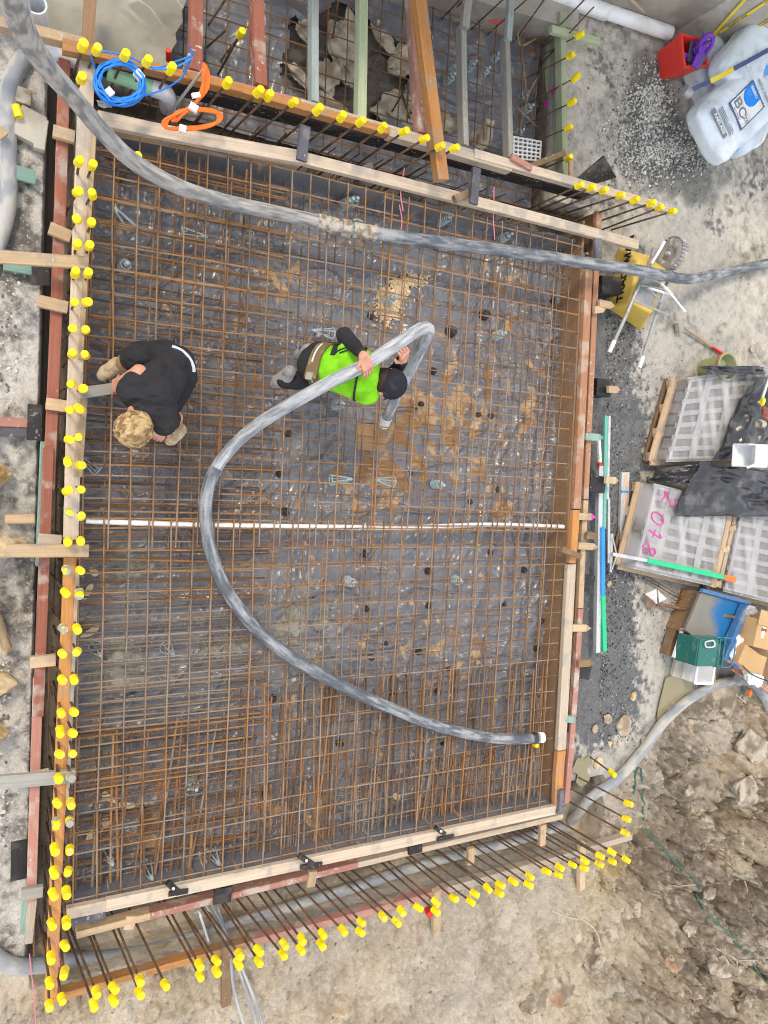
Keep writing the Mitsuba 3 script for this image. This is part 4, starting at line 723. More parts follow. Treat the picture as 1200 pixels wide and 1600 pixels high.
part(key, 'nozzle', tube(path2[:5], .047, 16), 'm_white', True, 'white worn end of the hose'); part(key, 'end_band', tube(path2[-6:-3], .050, 16), 'm_black', True); part(key, 'end_ring', tube(path2[-3:], .048, 16), 'm_white', True)
def pipe(name, label, cat, pts, r, mat, sides=14, step=.05, hollow=False, group=None):
    return single(name, label, cat, tube(smooth_path([P(*q) for q in pts], step), r, sides), mat, True, group)
pipe('white_conduit', 'white plastic conduit lying straight across the lower mesh from edge to edge', 'conduit', [(134,814,.24),(300,820,.245),(480,823,.245),(640,824,.245),(760,820,.245),(880,823,.24)], .020, 'm_white', 10)
pipe('corrugated_pipe', 'dirty grey pipe running down the left edge of the photo', 'pipe', [(52,75,-.08),(38,90,-.03),(20,120,.0),(12,160,.0),(12,220,.0),(14,280,.0),(10,330,0.0),(-6,385,.0),(-30,430,0)], .055, 'm_grey_pipe')
t = thing('pvc_upright', 'open pale grey pipe standing on the concrete at the top left corner', 'pipe'); a = P(61, 60, .1); dv = P(56, 6, .42) - a; L = np.linalg.norm(dv)
part(t, 'pipe', place(lathe([(.063, 0), (.063, L), (.054, L), (.054, .02)], 28), basis(np.cross([0, 1, 0], dv), np.cross(dv, np.cross([0, 1, 0], dv))), a), 'm_pvc', 40)
part(t, 'base', place(lathe([(.074, -.02), (.074, .07), (.063, .075)], 28), np.eye(3), a), 'm_pvc', 40)
pipe('grey_drain', 'pale grey drain pipe with a blue band under the hose at the top left corner', 'pipe', [(48,62,.18),(80,78,.18),(122,96,.18)], .05, 'm_pvc')
t = thing('green_pipe', 'pale green plastic pipe with a grey elbow lying under the blue coil', 'pipe'); part(t, 'pipe', tube(smooth_path([P(168,112,.30), P(250,141,.30)], .1), .052, 16), 'm_green_pvc', True)
part(t, 'elbow', tube(smooth_path([P(238,137,.30), P(256,144,.30), P(262,153,.22), P(262,168,.05)], .02), .056, 16), 'm_pvc', True)
pipe('trench_pipe', 'ribbed grey drain pipe lying in the bottom trench', 'pipe', [(100,1500,-.14),(160,1496,-.14),(230,1484,-.14),(310,1462,-.14),(380,1440,-.14),(460,1415,-.14),(560,1384,-.14),(680,1345,-.14),(800,1315,-.15),(880,1290,-.16)], .048, 'm_grey_pipe')
pipe('left_pipe', 'grey pipe end coming in at the lower left corner', 'pipe', [(-30,1470,.0),(0,1500,0),(30,1510,.0),(70,1508,-.05)], .055, 'm_grey_pipe')
pipe('suction_hose', 'second grey hose end bending down at the right edge below the boxes', 'hose', [(1152,1060,.14),(1178,1070,.12),(1195,1092,.08),(1206,1120,.05)], .05, 'm_grey_pipe')
for i, (q, r, m, s) in enumerate([([(312,1400,.0),(345,1452,.18),(385,1530,.30),(412,1605,.36)], .012, 'm_grey_pipe', 'upper one of three'), ([(326,1405,.0),(352,1458,.18),(382,1540,.30),(404,1610,.36)], .012, 'm_grey_pipe', 'middle one of three'), ([(340,1418,.0),(358,1480,.22),(366,1550,.30),(384,1610,.36)], .012, 'm_grey_pipe', 'lower one of three')]):
    pipe('grey_conduit', f'thin grey conduit running out under the bottom plank, {s}', 'conduit', q, r, m, 8)
pipe('bent_conduit', 'short grey conduit with a hooked end in the bottom trench', 'conduit', [(305,1426,-.05),(310,1424,.1),(316,1440,.1),(332,1490,-.1)], .010, 'm_pvc', 8)
def laid(name, label, cat, pts, r, mat, sides=14):
    q = []
    for u, v in pts:
        z = .1
        for _ in range(6): w = P(u, v, z); z = float(ground_z(np.array([[w[0]]]), np.array([[w[1]]]))[0, 0]) + r * 1.1
        q.append(P(u, v, z))
    q = smooth_path(q, .05); g = ground_z(q[:, 0][:, None], q[:, 1][:, None])[:, 0] + r * .8; q[:, 2] = np.maximum(q[:, 2], g)
    for _ in range(25): q[1:-1, 2] = .25 * q[:-2, 2] + .5 * q[1:-1, 2] + .25 * q[2:, 2]
    for _ in range(2): q[1:-1, 2] = np.maximum(.25 * q[:-2, 2] + .5 * q[1:-1, 2] + .25 * q[2:, 2], g[1:-1] - r)
    return single(name, label, cat, tube(q, r, sides), mat, True)
def coil(name, label, cat, mat, rope, loops, extra, ties):
    t = thing(name, label, cat)
    for i, l in enumerate(loops): part(t, 'loop', tube(smooth_path(l, .03), rope, 7), mat, True)
    for e in extra: part(t, 'tail', tube(smooth_path(e, .03), rope * .8, 6), mat, True)
    for a, b_, w in ties: part(t, 'tie', beam(a, b_, w, w * .8, ch=.006), 'm_tape_white')
    return t
laid('suction_hose', 'smooth grey hose from the bottom right corner of the formwork up past the puddle', 'hose', [(893,1282),(925,1250),(965,1215),(1005,1172),(1040,1125),(1085,1086),(1130,1066),(1158,1064)], .052, 'm_grey_pipe')
laid('green_cable', 'dark green cable snaking over the soil at the lower right', 'cable', [(990,1240),(992,1208),(1000,1200),(1001,1260),(1012,1300),(1040,1350),(1080,1398),(1120,1440),(1160,1484),(1185,1520),(1215,1570)], .009, 'm_cable', 8)
def ellipse(cu, cv, ru, rv, z, rot=0, n=22, jit=1.6, ph=0):
    o = []
    for a in np.linspace(0, 2 * np.pi, n, endpoint=False):
        x, y_ = ru * math.cos(a), rv * math.sin(a); o.append(P(cu + x * math.cos(rot) - y_ * math.sin(rot) + rnd.uniform(-jit, jit), cv + x * math.sin(rot) + y_ * math.cos(rot) + rnd.uniform(-jit, jit), z + rnd.uniform(-.012, .012)))
    return o + [o[0]]
coil('blue_coil', 'coil of bright blue rope hung over the bars at the top left', 'rope coil', 'm_blue_rope', .0075, [ellipse(188 + rnd.uniform(-2, 2), 128 + rnd.uniform(-2, 2), 41 - 1.2 * i, 36 - 1.3 * i, .53 + .012 * (i % 4), .25) for i in range(9)],
     [[P(150,110,.5), P(143,90,.54), P(150,80,.56), P(200,88,.55), P(240,106,.54), P(275,96,.60), P(302,86,.66)], [P(222,150,.52), P(255,140,.5), P(285,120,.52), P(297,95,.62), P(301,84,.68), P(297,74,.7), P(300,90,.66), P(270,106,.62), P(238,108,.58)]],
     [(P(212,112,.55), P(222,124,.55), .05), (P(166,140,.55), P(175,150,.55), .05)])
coil('orange_coil', 'bundle of orange cord tied in loops over the top formwork planks', 'cord coil', 'm_orange_rope', .0075, [[P(318 + i, 98 + i, .60), P(326 - i, 112, .58), P(326 - 2 * i, 136, .56), P(312, 155, .55), P(292 - i, 172, .54), P(266 + i, 182, .52), P(254 + 2 * i, 190, .50), P(258 + i, 200, .49), P(285, 203 - i, .48), P(320, 200 - i, .48), P(343 - i, 190, .49), P(347 - 2 * i, 180, .50), P(335, 172 + i, .51), P(305, 169 + i, .53), P(275, 175 + i, .52), P(268 + 2 * i, 190, .5), P(285, 180, .53), P(303, 164, .55), P(318 - i, 140, .57), P(316 + i, 115, .59), P(318 + i, 98 + i, .60)] for i in range(5)],
     [], [(P(296,164,.57), P(308,172,.57), .045), (P(280,200,.51), P(290,203,.51), .045), (P(300,150,.57), P(312,148,.57), .03)])
for i, (a, b_, s) in enumerate([((296,85,.62),(262,172,.0),'under the orange cord'), ((318,108,.6),(262,180,.1),'leaning left of the orange cord')]):
    single('leaning_rod', f'thin grey rod {s}', 'rod', bar(P(*a), P(*b_), .010, 8), 'm_grey_pipe', True)
single('red_stub', 'short red pipe stub behind the outer top plank near the blue coil', 'pipe', bar(P(263,94,.2), P(263,78,.3), .018, 10), 'm_red_cap', True)
for i, (u, v, w, d_, a, s) in enumerate([(46, 198, .16, .20, .3, 'wider slab beside the loose yellow cap'), (64, 212, .07, .20, .1, 'narrow one right of the wider slab'), (36, 152, .1, .1, .1, 'brown stained, above the loose yellow cap')]):
    single('concrete_offcut', f'grey concrete offcut on the ground at upper left, {s}', 'concrete block', rbox(P(u, v, .0), (w, d_, .07), .008, rotz(-a)), 'm_pale_concrete' if i < 2 else 'm_stone', 30)
single('plastic_bag_scrap', 'crumpled clear plastic scrap under the blue coil', 'scrap', thick(gridmesh(lambda u, v: quad(P(151,158,.43), P(172,160,.43), P(154,168,.43), P(174,171,.43))(u, v) + np.stack([0 * u, 0 * u, .03 * nfbm(np.stack([u * 4, v * 4, 0 * u], -1), 3)], -1), 14, 10), .004), 'm_film_strip')
# cement dropped on steel and plastic: lumpy splats
for i, (u, v, rx, ry, s) in enumerate([(200, 880, .30, .16, 'at the left below the white conduit'), (180, 1050, .34, .30, 'at the left edge, largest'), (150, 1180, .16, .24, 'at the left below the largest one'), (360, 1010, .26, .16, 'left of the hose loop'), (455, 975, .20, .20, 'right of the hose loop'), (505, 965, .13, .15, 'at the centre, right of another'), (485, 905, .13, .11, 'above two others at the centre'), (465, 1050, .15, .10, 'just below the looped hose'), (520, 1095, .17, .12, 'lowest, below the looped hose'), (390, 880, .12, .10, 'just inside the hose loop'), (345, 1140, .1, .1, 'small, among the lapped bars')]):
    c = P(u, v, .0)
    rx, ry = rx * .72, ry * .72
    def fn(uu, vv, c=c, rx=rx, ry=ry, i=i):
        x, y_ = (uu - .5) * 2.6 * rx, (vv - .5) * 2.6 * ry; p = np.stack([x + c[0], y_ + c[1], 0 * x], -1)
        e = 1 - (x / rx)**2 - (y_ / ry)**2 - .25 + 3.4 * (nfbm(p * 9 + i * 9, 5) - .5)
        return np.stack([x + c[0], y_ + c[1], .004 + .06 * np.clip(e, -.6, 1) * 1 + .05 * np.clip(e, 0, 1) * (nfbm(p * 26 + i, 3) - .2)], -1)
    single('cement_splat', f'grey lumpy cement splat on the plastic {s}', 'cement', gridmesh(fn, 60, 60), 'm_splat', True)
# ------------------------------------------------------------------ loose stones, boulders, clods, roots, puddles
for i, (u, v, s, m, lab) in enumerate([(949,1123,.055,'m_stone','pale stone beside the larger flat one near the puddle'), (974,1134,.10,'m_stone','large flat stone on the dark screenings near the bottom'), (930,1139,.04,'m_stone','small pale stone left of the flat one'), (990,1088,.045,'m_sandstone','yellowish stone between the screenings and the pale ground'), (935,1192,.055,'m_sandstone','pointed yellow stone beside the small puddle'), (952,913,.03,'m_stone','small white stone below the metal channel'), (953,1163,.03,'m_sandstone','small orange stone below the flat one'), (968,1162,.03,'m_stone','small brown stone right of the orange one'), (1176,545,.035,'m_stone','white pebble above the green bucket'), (1047,650,.05,'m_stone','grey pebble left of the upper pallet'), (1048,700,.06,'m_stone','pale flat stone at the foot of the upper pallet')]):
    single('stone', lab, 'stone', rock(P(u, v, .02), (s * 1.2, s, s * .6), 200 + i, 2), m, 30)
for i, (u, v, sx, sy, sz, lab) in enumerate([(-14, 665, .06, .16, .2, 'uppermost and smallest'), (-8, 760, .08, .24, .25, 'second from the top'), (-6, 855, .08, .22, .26, 'beside the second cross plank'), (-2, 960, .09, .26, .26, 'just below the second cross plank'), (-6, 1070, .08, .2, .22, 'fifth from the top'), (-10, 1150, .06, .14, .2, 'lowest, above the third cross plank')]):
    single('sandstone_boulder', f'yellow sandstone boulder at the left edge of the photo, {lab}', 'boulder', rock(P(u - 14, v, .05), (sx, sy, sz), 300 + i, 4, .5), 'm_sandstone', 40)
GC = 'clods heaped on the soil at lower right'; r9 = np.random.default_rng(12)
def gz(x, y): return float(ground_z(np.array([[x]]), np.array([[y]]))[0, 0])
for i, (u, v, s) in enumerate(sorted([(1170,1105,.30),(1120,1150,.22),(1190,1180,.26),(1085,1130,.14),(1050,1180,.12),(1150,1230,.20),(1195,1260,.22),(1010,1540,.24),(1070,1560,.20),(960,1530,.18),(990,1490,.16),(1110,1500,.16),(1140,1570,.22),(900,1570,.22),(1050,1500,.14),(1030,1450,.10),(1080,1455,.12),(930,1490,.10),(1170,1520,.14),(1190,1580,.18),(860,1590,.16),(1095,1250,.10),(1060,1230,.09),(1130,1300,.11),(1180,1350,.13),(1100,1390,.09),(980,1580,.14)], key=lambda q: q[1])):
    q = P(u, v, .35); q[2] = gz(q[0], q[1]) - s * .18
    k = thing('clod', f'grey brown clay lump on the churned soil at lower right, {nth(i + 1)} from the top', 'clay lump', GC); put(k, rock(q, (s * .95, s * .8, s * .55), 400 + i, 5, .75), 'm_clod', 40)
for i, pts in enumerate([[(1140,1330),(1155,1380),(1150,1420)], [(1145,1500),(1170,1470),(1178,1450)], [(1100,1470),(1150,1500),(1158,1540)], [(925,1450),(950,1470),(966,1502)], [(1160,1085),(1180,1098),(1198,1110)], [(1090,1340),(1105,1330),(1120,1325)], [(1180,1500),(1190,1470),(1188,1490)], [(1135,1500),(1142,1530),(1140,1545)], [(880,1440),(905,1452),(930,1455)], [(1045,1400),(1070,1395),(1090,1380)]]):
    q = [P(*a, .3) for a in pts]
    for a in q: a[2] = gz(a[0], a[1]) + .03
    k = thing('root', f'thin pale root in the soil at lower right, {["right of the cable top", "crossing the cable low down", "left of the low cable end", "below the yellow patch", "at the right edge, highest", "short, beside the orange soil", "at the right edge, low", "short, left of the cable end", "left of the yellow patch", "small, beside the cable middle"][i]}', 'root', 'roots in the soil'); put(k, tube(smooth_path(np.array(q) + r9.normal(0, .02, (3, 3)), .04), .007, 5), 'm_root', True)
def scatter(name, label, cat, pts, smin, smax, mat):
    base = trimesh.creation.icosphere(0, 1.0); V0 = np.array(base.vertices); F0 = np.array(base.faces); V, Fc, U = [], [], []
    for i, (x, y, z) in enumerate(pts):
        s = smin + (smax - smin) * r9.random()**2.2; Rr = trimesh.transformations.random_rotation_matrix(r9.random(3))[:3, :3]
        V.append((V0 * (1 + r9.uniform(-.25, .25, (12, 1))) * s * [1.25, 1, .75]) @ Rr.T + [x, y, z + s * .3]); Fc.append(F0 + 12 * i); U.append(np.tile([i % 97 + .5, i // 97 + .5], (12, 1)))
    k = thing(name, label, cat); labels[k]['kind'] = 'stuff'; put(k, (np.vstack(V), np.vstack(Fc), np.vstack(U)), mat)
pts = []
for u, v, ru, rv, rot, n in [(1015, 165, 42, 70, .2, 3600), (1040, 235, 75, 40, .15, 3600), (1000, 250, 55, 45, 0, 1200), (1085, 235, 40, 18, 0, 500), (1010, 200, 75, 95, 0, 1300)]:
    for _ in range(n):
        a, r = r9.random() * 6.28, abs(r9.normal(0, .55)); x, y_ = ru * r * math.cos(a), rv * r * math.sin(a); q = P(u + x * math.cos(rot) - y_ * math.sin(rot), v + x * math.sin(rot) + y_ * math.cos(rot), 0)
        pts.append((q[0], q[1], .03 * math.exp(-r * r * 2)))
scatter('gravel', 'spilt pale and grey gravel spread over the ground below the red crate', 'gravel', pts, .004, .014, 'm_gravel')
pts = []
for _ in range(3200):
    t = r9.random(); q = P(948 + (935 - 948) * t + abs(r9.normal(0, 34)), 440 + 720 * t, 0); pts.append((q[0], q[1], .0))
for _ in range(1100):
    q = P(1000 + r9.normal(0, 75), 560 + r9.random() * 620, 0); pts.append((q[0], q[1], 0))
scatter('screenings', 'dark blue grey crushed stone spilt along the outside of the right formwork', 'crushed stone', [p for p in pts if p[0] > 4.95], .003, .010, 'm_gravel_dark')
pts = []
for _ in range(900):
    q = P(r9.uniform(0, 60), r9.choice([r9.uniform(420, 640), r9.uniform(980, 1200), r9.uniform(1230, 1330), r9.uniform(100, 300)]), -.05); pts.append((q[0], q[1], -.055))
scatter('rubble_crumbs', 'crumbs of pale rubble and cement on the ground along the left edge', 'rubble', [p for p in pts if p[0] < .1], .004, .016, 'm_gravel')
pts = []
for u, v, ru, rv, n in [(606, 476, 20, 28, 750), (645, 438, 24, 9, 260), (625, 452, 14, 16, 260)]:
    for _ in range(n):
        q = P(u + r9.normal(0, .5) * ru, v + r9.normal(0, .5) * rv, 0); pts.append((q[0], q[1], .01))
scatter('wood_chips', 'small heap of pale wood chips on the plastic around a coil chair', 'wood chips', pts, .006, .018, 'm_chip')
bsdf('m_chip', lambda p, n, uv: mix((.80, .68, .48), (.58, .44, .26), cell_rand(uv.x, uv.y, 2)), .85, .15)
bsdf('m_brown_board', lambda p, n, uv: mix((.42, .27, .15), (.30, .18, .10), fbm(p.x * 8, p.y * 8, 1, 3)), .85, .2)
for i, (u, v, w, d_, s) in enumerate([(571, 683, .15, .22, 'left of the hose end'), (594, 688, .10, .17, 'darker, under the hose end')]):
    single('board_scrap', f'brown board scrap lying on the plastic {s}', 'board', rbox(P(u, v, .015), (w, d_, .012), .003, rotz(.05)), 'm_brown_board', 30)
for i, (u, v, s) in enumerate([(146, 892, 'beside the left formwork below the second cross plank'), (136, 925, 'small, among the left lapped bars'), (142, 987, 'triangular, beside a grey smeared cap'), (165, 1285, 'at lower left among the lapped bars'), (200, 1258, 'two bars right of another at lower left'), (148, 1302, 'beside the dirty caps at lower left'), (620, 1245, 'long and thin at the bottom'), (170, 1246, 'splintered, at lower left')]):
    single('timber_chip', f'pale timber chip on the plastic {s}', 'timber chip', rock(P(u, v, .03), (.05 + .02 * (i % 3), .03, .012), 520 + i, 1, .3), 'm_chip')
def water(label, pts, z):
    q = [P(a, b_, z)[:2] for a, b_ in pts]; c = smooth_path([list(a) + [0] for a in q + [q[0]]], .08)[:-1, :2]
    from shapely.geometry import Polygon
    v, f = trimesh.creation.triangulate_polygon(Polygon(c).buffer(0), engine='earcut'); struct('puddle', (np.c_[v, np.full(len(v), z)], f), 'm_water')
water('', [(1040,1060),(1062,1052),(1082,1062),(1078,1080),(1060,1094),(1046,1112),(1034,1128),(1026,1124),(1030,1100)], .036)
water('', [(897,1196),(903,1184),(912,1187),(921,1180),(925,1192),(917,1203),(922,1217),(910,1229),(900,1222),(903,1210),(894,1206)], .034)
water('', [(946,458),(960,455),(966,470),(950,478)], .03)

# ------------------------------------------------------------------ pipe, crate, straps and bags in the top right corner
pipe('white_pipe', 'long white plastic pipe lying at the foot of the wall at the top', 'pipe', [(800,-36,.09),(880,-6,.09),(960,22,.09),(1046,52,.09)], .065, 'm_white', 18)
pipe('white_pipe', 'thin grey pipe lying along the lower side of the long white one', 'pipe', [(800,-20,.03),(880,8,.03),(945,30,.03)], .02, 'm_pvc', 8)
plank('wall_stick', 'thin pale stick leaning at the foot of the wall at the top', PINE, 978, -10, 1018, 26, .35, .025, .02, z1=.1, cat='stick')
plank('wall_stick', 'second pale stick leaning beside the first at the top', PINE, 994, -12, 1004, 4, .35, .025, .02, z1=.2, cat='stick')
t = thing('crate', 'red plastic crate with purple straps in it beside the stacked bags', 'crate')
tp = [P(u, v, .34) for u, v in [(1064, 53), (1103, 63), (1105, 103), (1070, 105)]]; ct = sum(tp) / 4
bt = [np.array([*(ct + (p - ct) * .84)[:2], .03]) for p in tp]
for i in range(4):
    a, b_, c, d_ = tp[i], tp[(i + 1) % 4], bt[(i + 1) % 4], bt[i]; inn = lambda q, k=.90: np.array([*(ct + (q - ct) * k)[:2], q[2]])
    part(t, 'side', tm(hullp([a, b_, c, d_, inn(a), inn(b_), inn(c), inn(d_)])), 'm_red_crate')
    o = lambda q: np.array([*(ct + (q - ct) * 1.06)[:2], q[2]])
    part(t, 'rim', tm(hullp([o(a) + [0, 0, .004], o(b_) + [0, 0, .004], o(a) - [0, 0, .03], o(b_) - [0, 0, .03], inn(a, .92) + [0, 0, .004], inn(b_, .92) + [0, 0, .004]])), 'm_red_crate')
part(t, 'base', tm(hullp([q + [0, 0, z] for q in bt for z in (0, .02)])), 'm_red_crate')
k = thing('purple_sling', 'tangle of purple lifting strap in the red crate, looped up to the yellow straps', 'strap')
for i in range(9):
    c = ct + np.array([r9.uniform(-.09, .09), r9.uniform(-.09, .09), -.10 + .02 * i]); a = r9.random() * 6.28
    part(k, 'fold', beam(c + np.array([math.cos(a), math.sin(a), r9.uniform(-.3, .4)]) * .10, c - np.array([math.cos(a), math.sin(a), r9.uniform(-.2, .2)]) * .10, .06, .012, (r9.normal(), r9.normal(), 1.5)), 'm_purple' if i % 3 else 'm_print_navy')
for q in ([(1090,75,.36),(1098,62,.44),(1108,54,.5),(1114,60,.48)], [(1114,58,.5),(1112,70,.44),(1102,84,.37)], [(1094,78,.36),(1104,68,.42),(1112,66,.46)]):
    part(k, 'loop', tube(smooth_path([P(*a) for a in q], .02), .022, 6), 'm_purple', True)
wn = np.array([d2[1], -d2[0], 0]) if np.dot([d2[1], -d2[0], 0], -cb) > 0 else np.array([-d2[1], d2[0], 0]); _wo = cb + [0.004, 0, 0] + wn * .012
def W(u, v):
    d = RW @ np.array([u - 600, v - 800, F]); o = np.array([0, 0, H]); return o + d * (np.dot(_wo - o, wn) / np.dot(d, wn))
def strap(label, a, b_, texts, w=.035):
    k = thing('wall_strap', label, 'strap'); p, q = W(*a), W(*b_); part(k, 'webbing', beam(p, q, w, .004, wn), 'm_strap'); d = unit(q - p); u = np.cross(wn, d)
    if u[2] < 0: u = -u
    for txt, f in texts:
        part(k, 'lettering', letters(txt, w * .62, p + (q - p) * f + wn * .0025, d if np.dot(np.cross(d, u), wn) > 0 else -d, u, .001), 'm_ink')
strap('left yellow strap hanging from the wall to the crate', (1113, 56), (1176, -14), [])
strap('middle yellow strap with black lettering hanging to the crate', (1115, 57), (1210, -5), [('NEW I EVENTS', .42), ('NEW I', .93), ('EV', .08)])
strap('right yellow strap with black lettering on the wall above the bags', (1150, 62), (1215, 24), [('NEW I EVENTS', .55)])
def pillow(c, hx, hy, hz, R, n=36, e=.32, wr=.022, seed=0):
    m = trimesh.creation.icosphere(5, 1.0); v = np.array(m.vertices); s = lambda x, p: np.sign(x) * np.abs(x)**p
    v = v / np.max(np.abs(v), axis=1, keepdims=True)**.75; v = v / np.linalg.norm(v, ord=7, axis=1, keepdims=True)
    v[:, 2] *= (1 - .35 * np.clip(np.abs(v[:, 0]), 0, 1)**6) * (1 - .35 * np.clip(np.abs(v[:, 1]), 0, 1)**6)
    v = v * [hx, hy, hz]; v = v + (np.abs(nfbm(v * [5, 9, 9] + seed, 4) - .5) * 1.6 - .3)[:, None] * wr * unit([0, 0, 1]) + (nfbm(v * 4 + seed + 8, 2) - .5)[:, None] * wr * 2
    return trimesh.Trimesh(v @ R.T + c, m.faces, process=False)
lab_o = P(1163, 166, .56); rx = unit(P(1148, 192, .56) - P(1133, 158, .56)); ry = unit(np.cross([0, 0, 1], rx)); RB = np.stack([rx, ry, [0, 0, 1.0]], 1)
topd = ry
t = thing('cement_bag', 'big white bag with a blue and grey BC label lying on top of the stack', 'bag')
bc = P(1166, 165, .56) - [0, 0, .14]; part(t, 'sack', pillow(bc, .30, .54, .14, RB, seed=1), 'm_bag', True)
def onbag(x, y, lift=.0):            # x along the print, y towards its top, from the label's middle
    return lab_o + rx * x * .84 + ry * y * 1.3 + np.array([0, 0, lift + .006])
def panel(pts, mat, name, lift=.0, th=.003): part(t, name, tm(hullp([onbag(x, y, lift + z) for x, y in pts for z in (0, th)])), mat)
lab_o = bc + [0, 0, .137]
panel([(-.17, -.165), (.17, -.165), (.17, .175), (-.17, .175)], 'm_print_navy', 'label_border')
panel([(-.155, -.145), (.155, -.145), (.155, .155), (-.155, .155)], 'm_white', 'label_panel', .0032)
panel([(-.155 + .0, .155)] + [(-.045 + .11 * math.cos(a), .075 + .085 * math.sin(a)) for a in np.linspace(math.pi, 2.2 * math.pi, 16)] + [(.06, .155), (-.155, .155)], 'm_print_blue', 'label_disc', .0064)
part(t, 'lettering', letters('BC', .105, onbag(-.03, -.075, .0066), rx, ry), 'm_print_grey')
for txt, h_, x, y, m in [('BBBO', .036, -.055, .125, 'm_white'), ('EK', .035, -.085, .07, 'm_print_sky'), ('25', .05, .115, -.075, 'm_print_grey'), ('BULK CEMENT', .014, -.01, -.135, 'm_print_grey')]:
    part(t, 'lettering', letters(txt, h_, onbag(x, y, .0098 if y > 0 else .0066), rx, ry), m)
part(t, 'lettering', letters('WITH TWIST', .03, onbag(.03, .235, .0), rx, ry), 'm_print_grey')
for x, y in [(-.20, .31), (-.12, .43)]: panel([(x - .045, y - .09), (x + .045, y - .09), (x + .045, y + .09), (x - .045, y + .09)], 'm_print_sky', 'blue_tab', -.02)
panel([(-.24, -.345), (.10, -.345), (.10, -.30), (-.24, -.30)], 'm_print_grey', 'print_band', -.014)
for k_ in range(4): panel([(-.20, -.235 - .016 * k_), (.12 + .02 * (k_ % 2), -.235 - .016 * k_), (.12, -.230 - .016 * k_), (-.20, -.230 - .016 * k_)], 'm_print_grey', 'print_line', -.006, .002)
part(t, 'side_print', letters('AAELAIS', .036, onbag(-.07, -.322, -.0105), rx, ry), 'm_white')
part(t, 'tied_end', rock(P(1142, 226, .46), (.14, .07, .05), 610, 3), 'm_print_sky', 30)
t2 = thing('cement_bag', 'white bag with grey print lying behind the BC bag against the wall', 'bag'); c2 = P(1168, 88, .42); R2 = RB @ rotz(.12)
part(t2, 'sack', pillow(c2, .24, .50, .14, R2, seed=5), 'm_bag', True)
for y, w in [(-.26, .05), (-.02, .035)]: part(t2, 'print_band', tm(hullp([c2 + R2 @ np.array([x, y + dy, .135 + z - .03 * abs(x) / .17]) for x in (-.17, .17) for dy in (-w, w) for z in (0, .012)])), 'm_print_grey')
part(t2, 'lettering', letters('SANDES', .05, c2 + R2 @ np.array([0, -.26, .150]), R2[:, 0], R2[:, 1]), 'm_white')
single('cement_bag', 'plain white bag end sticking out under the others beside the red crate', 'bag', pillow(P(1110, 118, .14), .30, .28, .13, RB, seed=9), 'm_bag', True)
t3 = single('cement_bag', 'bottom white bag under the BC bag', 'bag', pillow(P(1172, 172, .13), .30, .50, .15, RB, seed=13), 'm_bag', True)
k = thing('tie_strap', 'yellow and navy tie strap lying between the two top bags', 'strap')
sp = [P(1082,140,.42), P(1094,134,.46), P(1110,127,.53), P(1130,117,.565), P(1146,108,.565), P(1168,96,.57), P(1190,84,.57), P(1215,70,.55)]
part(k, 'webbing', join([beam(a, b_, .045, .006) for a, b_ in zip(sp[2:4], sp[3:5])]), 'm_strap'); part(k, 'webbing', join([beam(a, b_, .040, .006) for a, b_ in zip(sp[4:-1], sp[5:])]), 'm_strap_navy'); part(k, 'webbing', join([beam(a, b_, .04, .006) for a, b_ in zip(sp[:2], sp[1:3])]), 'm_strap_navy')
part(k, 'weight', place(lathe([(0, -.045), (.05, -.04), (.055, 0), (.05, .04), (0, .045)], 20), basis([.3, 1, 0], [0, 0, 1]), P(1073, 144, .38)), 'm_steel', 40)
pipe('pipe_elbow', 'white pipe with two elbows lying below the stacked bags', 'pipe', [(1140,236,.06),(1160,232,.06),(1180,226,.06),(1189,218,.06),(1196,200,.06),(1202,185,.06)], .035, 'm_white', 12)
plank('bag_pallet', 'grey timber pallet rail under the left side of the bags', GY, 1081, 115, 1085, 178, .05, .06, .05, cat='pallet')

# ------------------------------------------------------------------ upturned wheelbarrow
t = thing('wheelbarrow', 'upturned yellow wheelbarrow with black lettering and steel frame under the hose', 'wheelbarrow')
mo = [P(u, v, .02) for u, v in [(954, 478), (1000, 510), (1040, 412), (970, 392)]]; ba = [P(u, v, .33) for u, v in [(986, 470), (1014, 486), (1036, 424), (1004, 414)]]
_pn = unit(np.cross(mo[3] - mo[0], ba[0] - mo[0])); ba[3] = ba[3] - _pn * np.dot(ba[3] - mo[0], _pn)
body = m3.Manifold.batch_hull([m3.Manifold.hull_points(SPH * .03 + p) for p in mo + ba]); part(t, 'tray', tm(body), 'm_barrow_yellow', 30)
for i in range(4): part(t, 'rim', tube(smooth_path([mo[i], mo[(i + 1) % 4]], .3), .016, 8), 'm_barrow_yellow', True)
part(t, 'underside', tm(hullp([np.array(ba).mean(0) + (p - np.array(ba).mean(0)) * .9 + [0, 0, z] for p in ba for z in (.024, .034)])), 'm_steel')
fa, fb, fc, fd = mo[0], mo[3], ba[3], ba[0]; fx = unit((fb - fa) + (fc - fd)); fo = (fa + fb + fc + fd) / 4; fy = unit((fd + fc) / 2 - (fa + fb) / 2); fn = unit(np.cross(fx, -fy)); fo = fo + fn * .0302
part(t, 'lettering', letters('TRADEMAN', .085, fo + fx * .10 + fy * .02, fx, -fy, .006), 'm_ink')
part(t, 'frame', tube(smooth_path([P(1022,388,.36), P(1012,420,.40), P(1000,442,.41), P(975,500,.36), P(953,548,.28)], .05), .017, 8), 'm_steel', True)
part(t, 'frame', tube(smooth_path([P(1052,392,.36), P(1046,430,.40), P(1038,455,.41), P(1020,510,.36), P(1000,572,.28)], .05), .017, 8), 'm_steel', True)
part(t, 'grip', bar(P(960,532,.31), P(952,550,.28), .021, 10), 'm_white', True); part(t, 'grip', bar(P(1005,556,.31), P(999,574,.28), .021, 10), 'm_white', True)
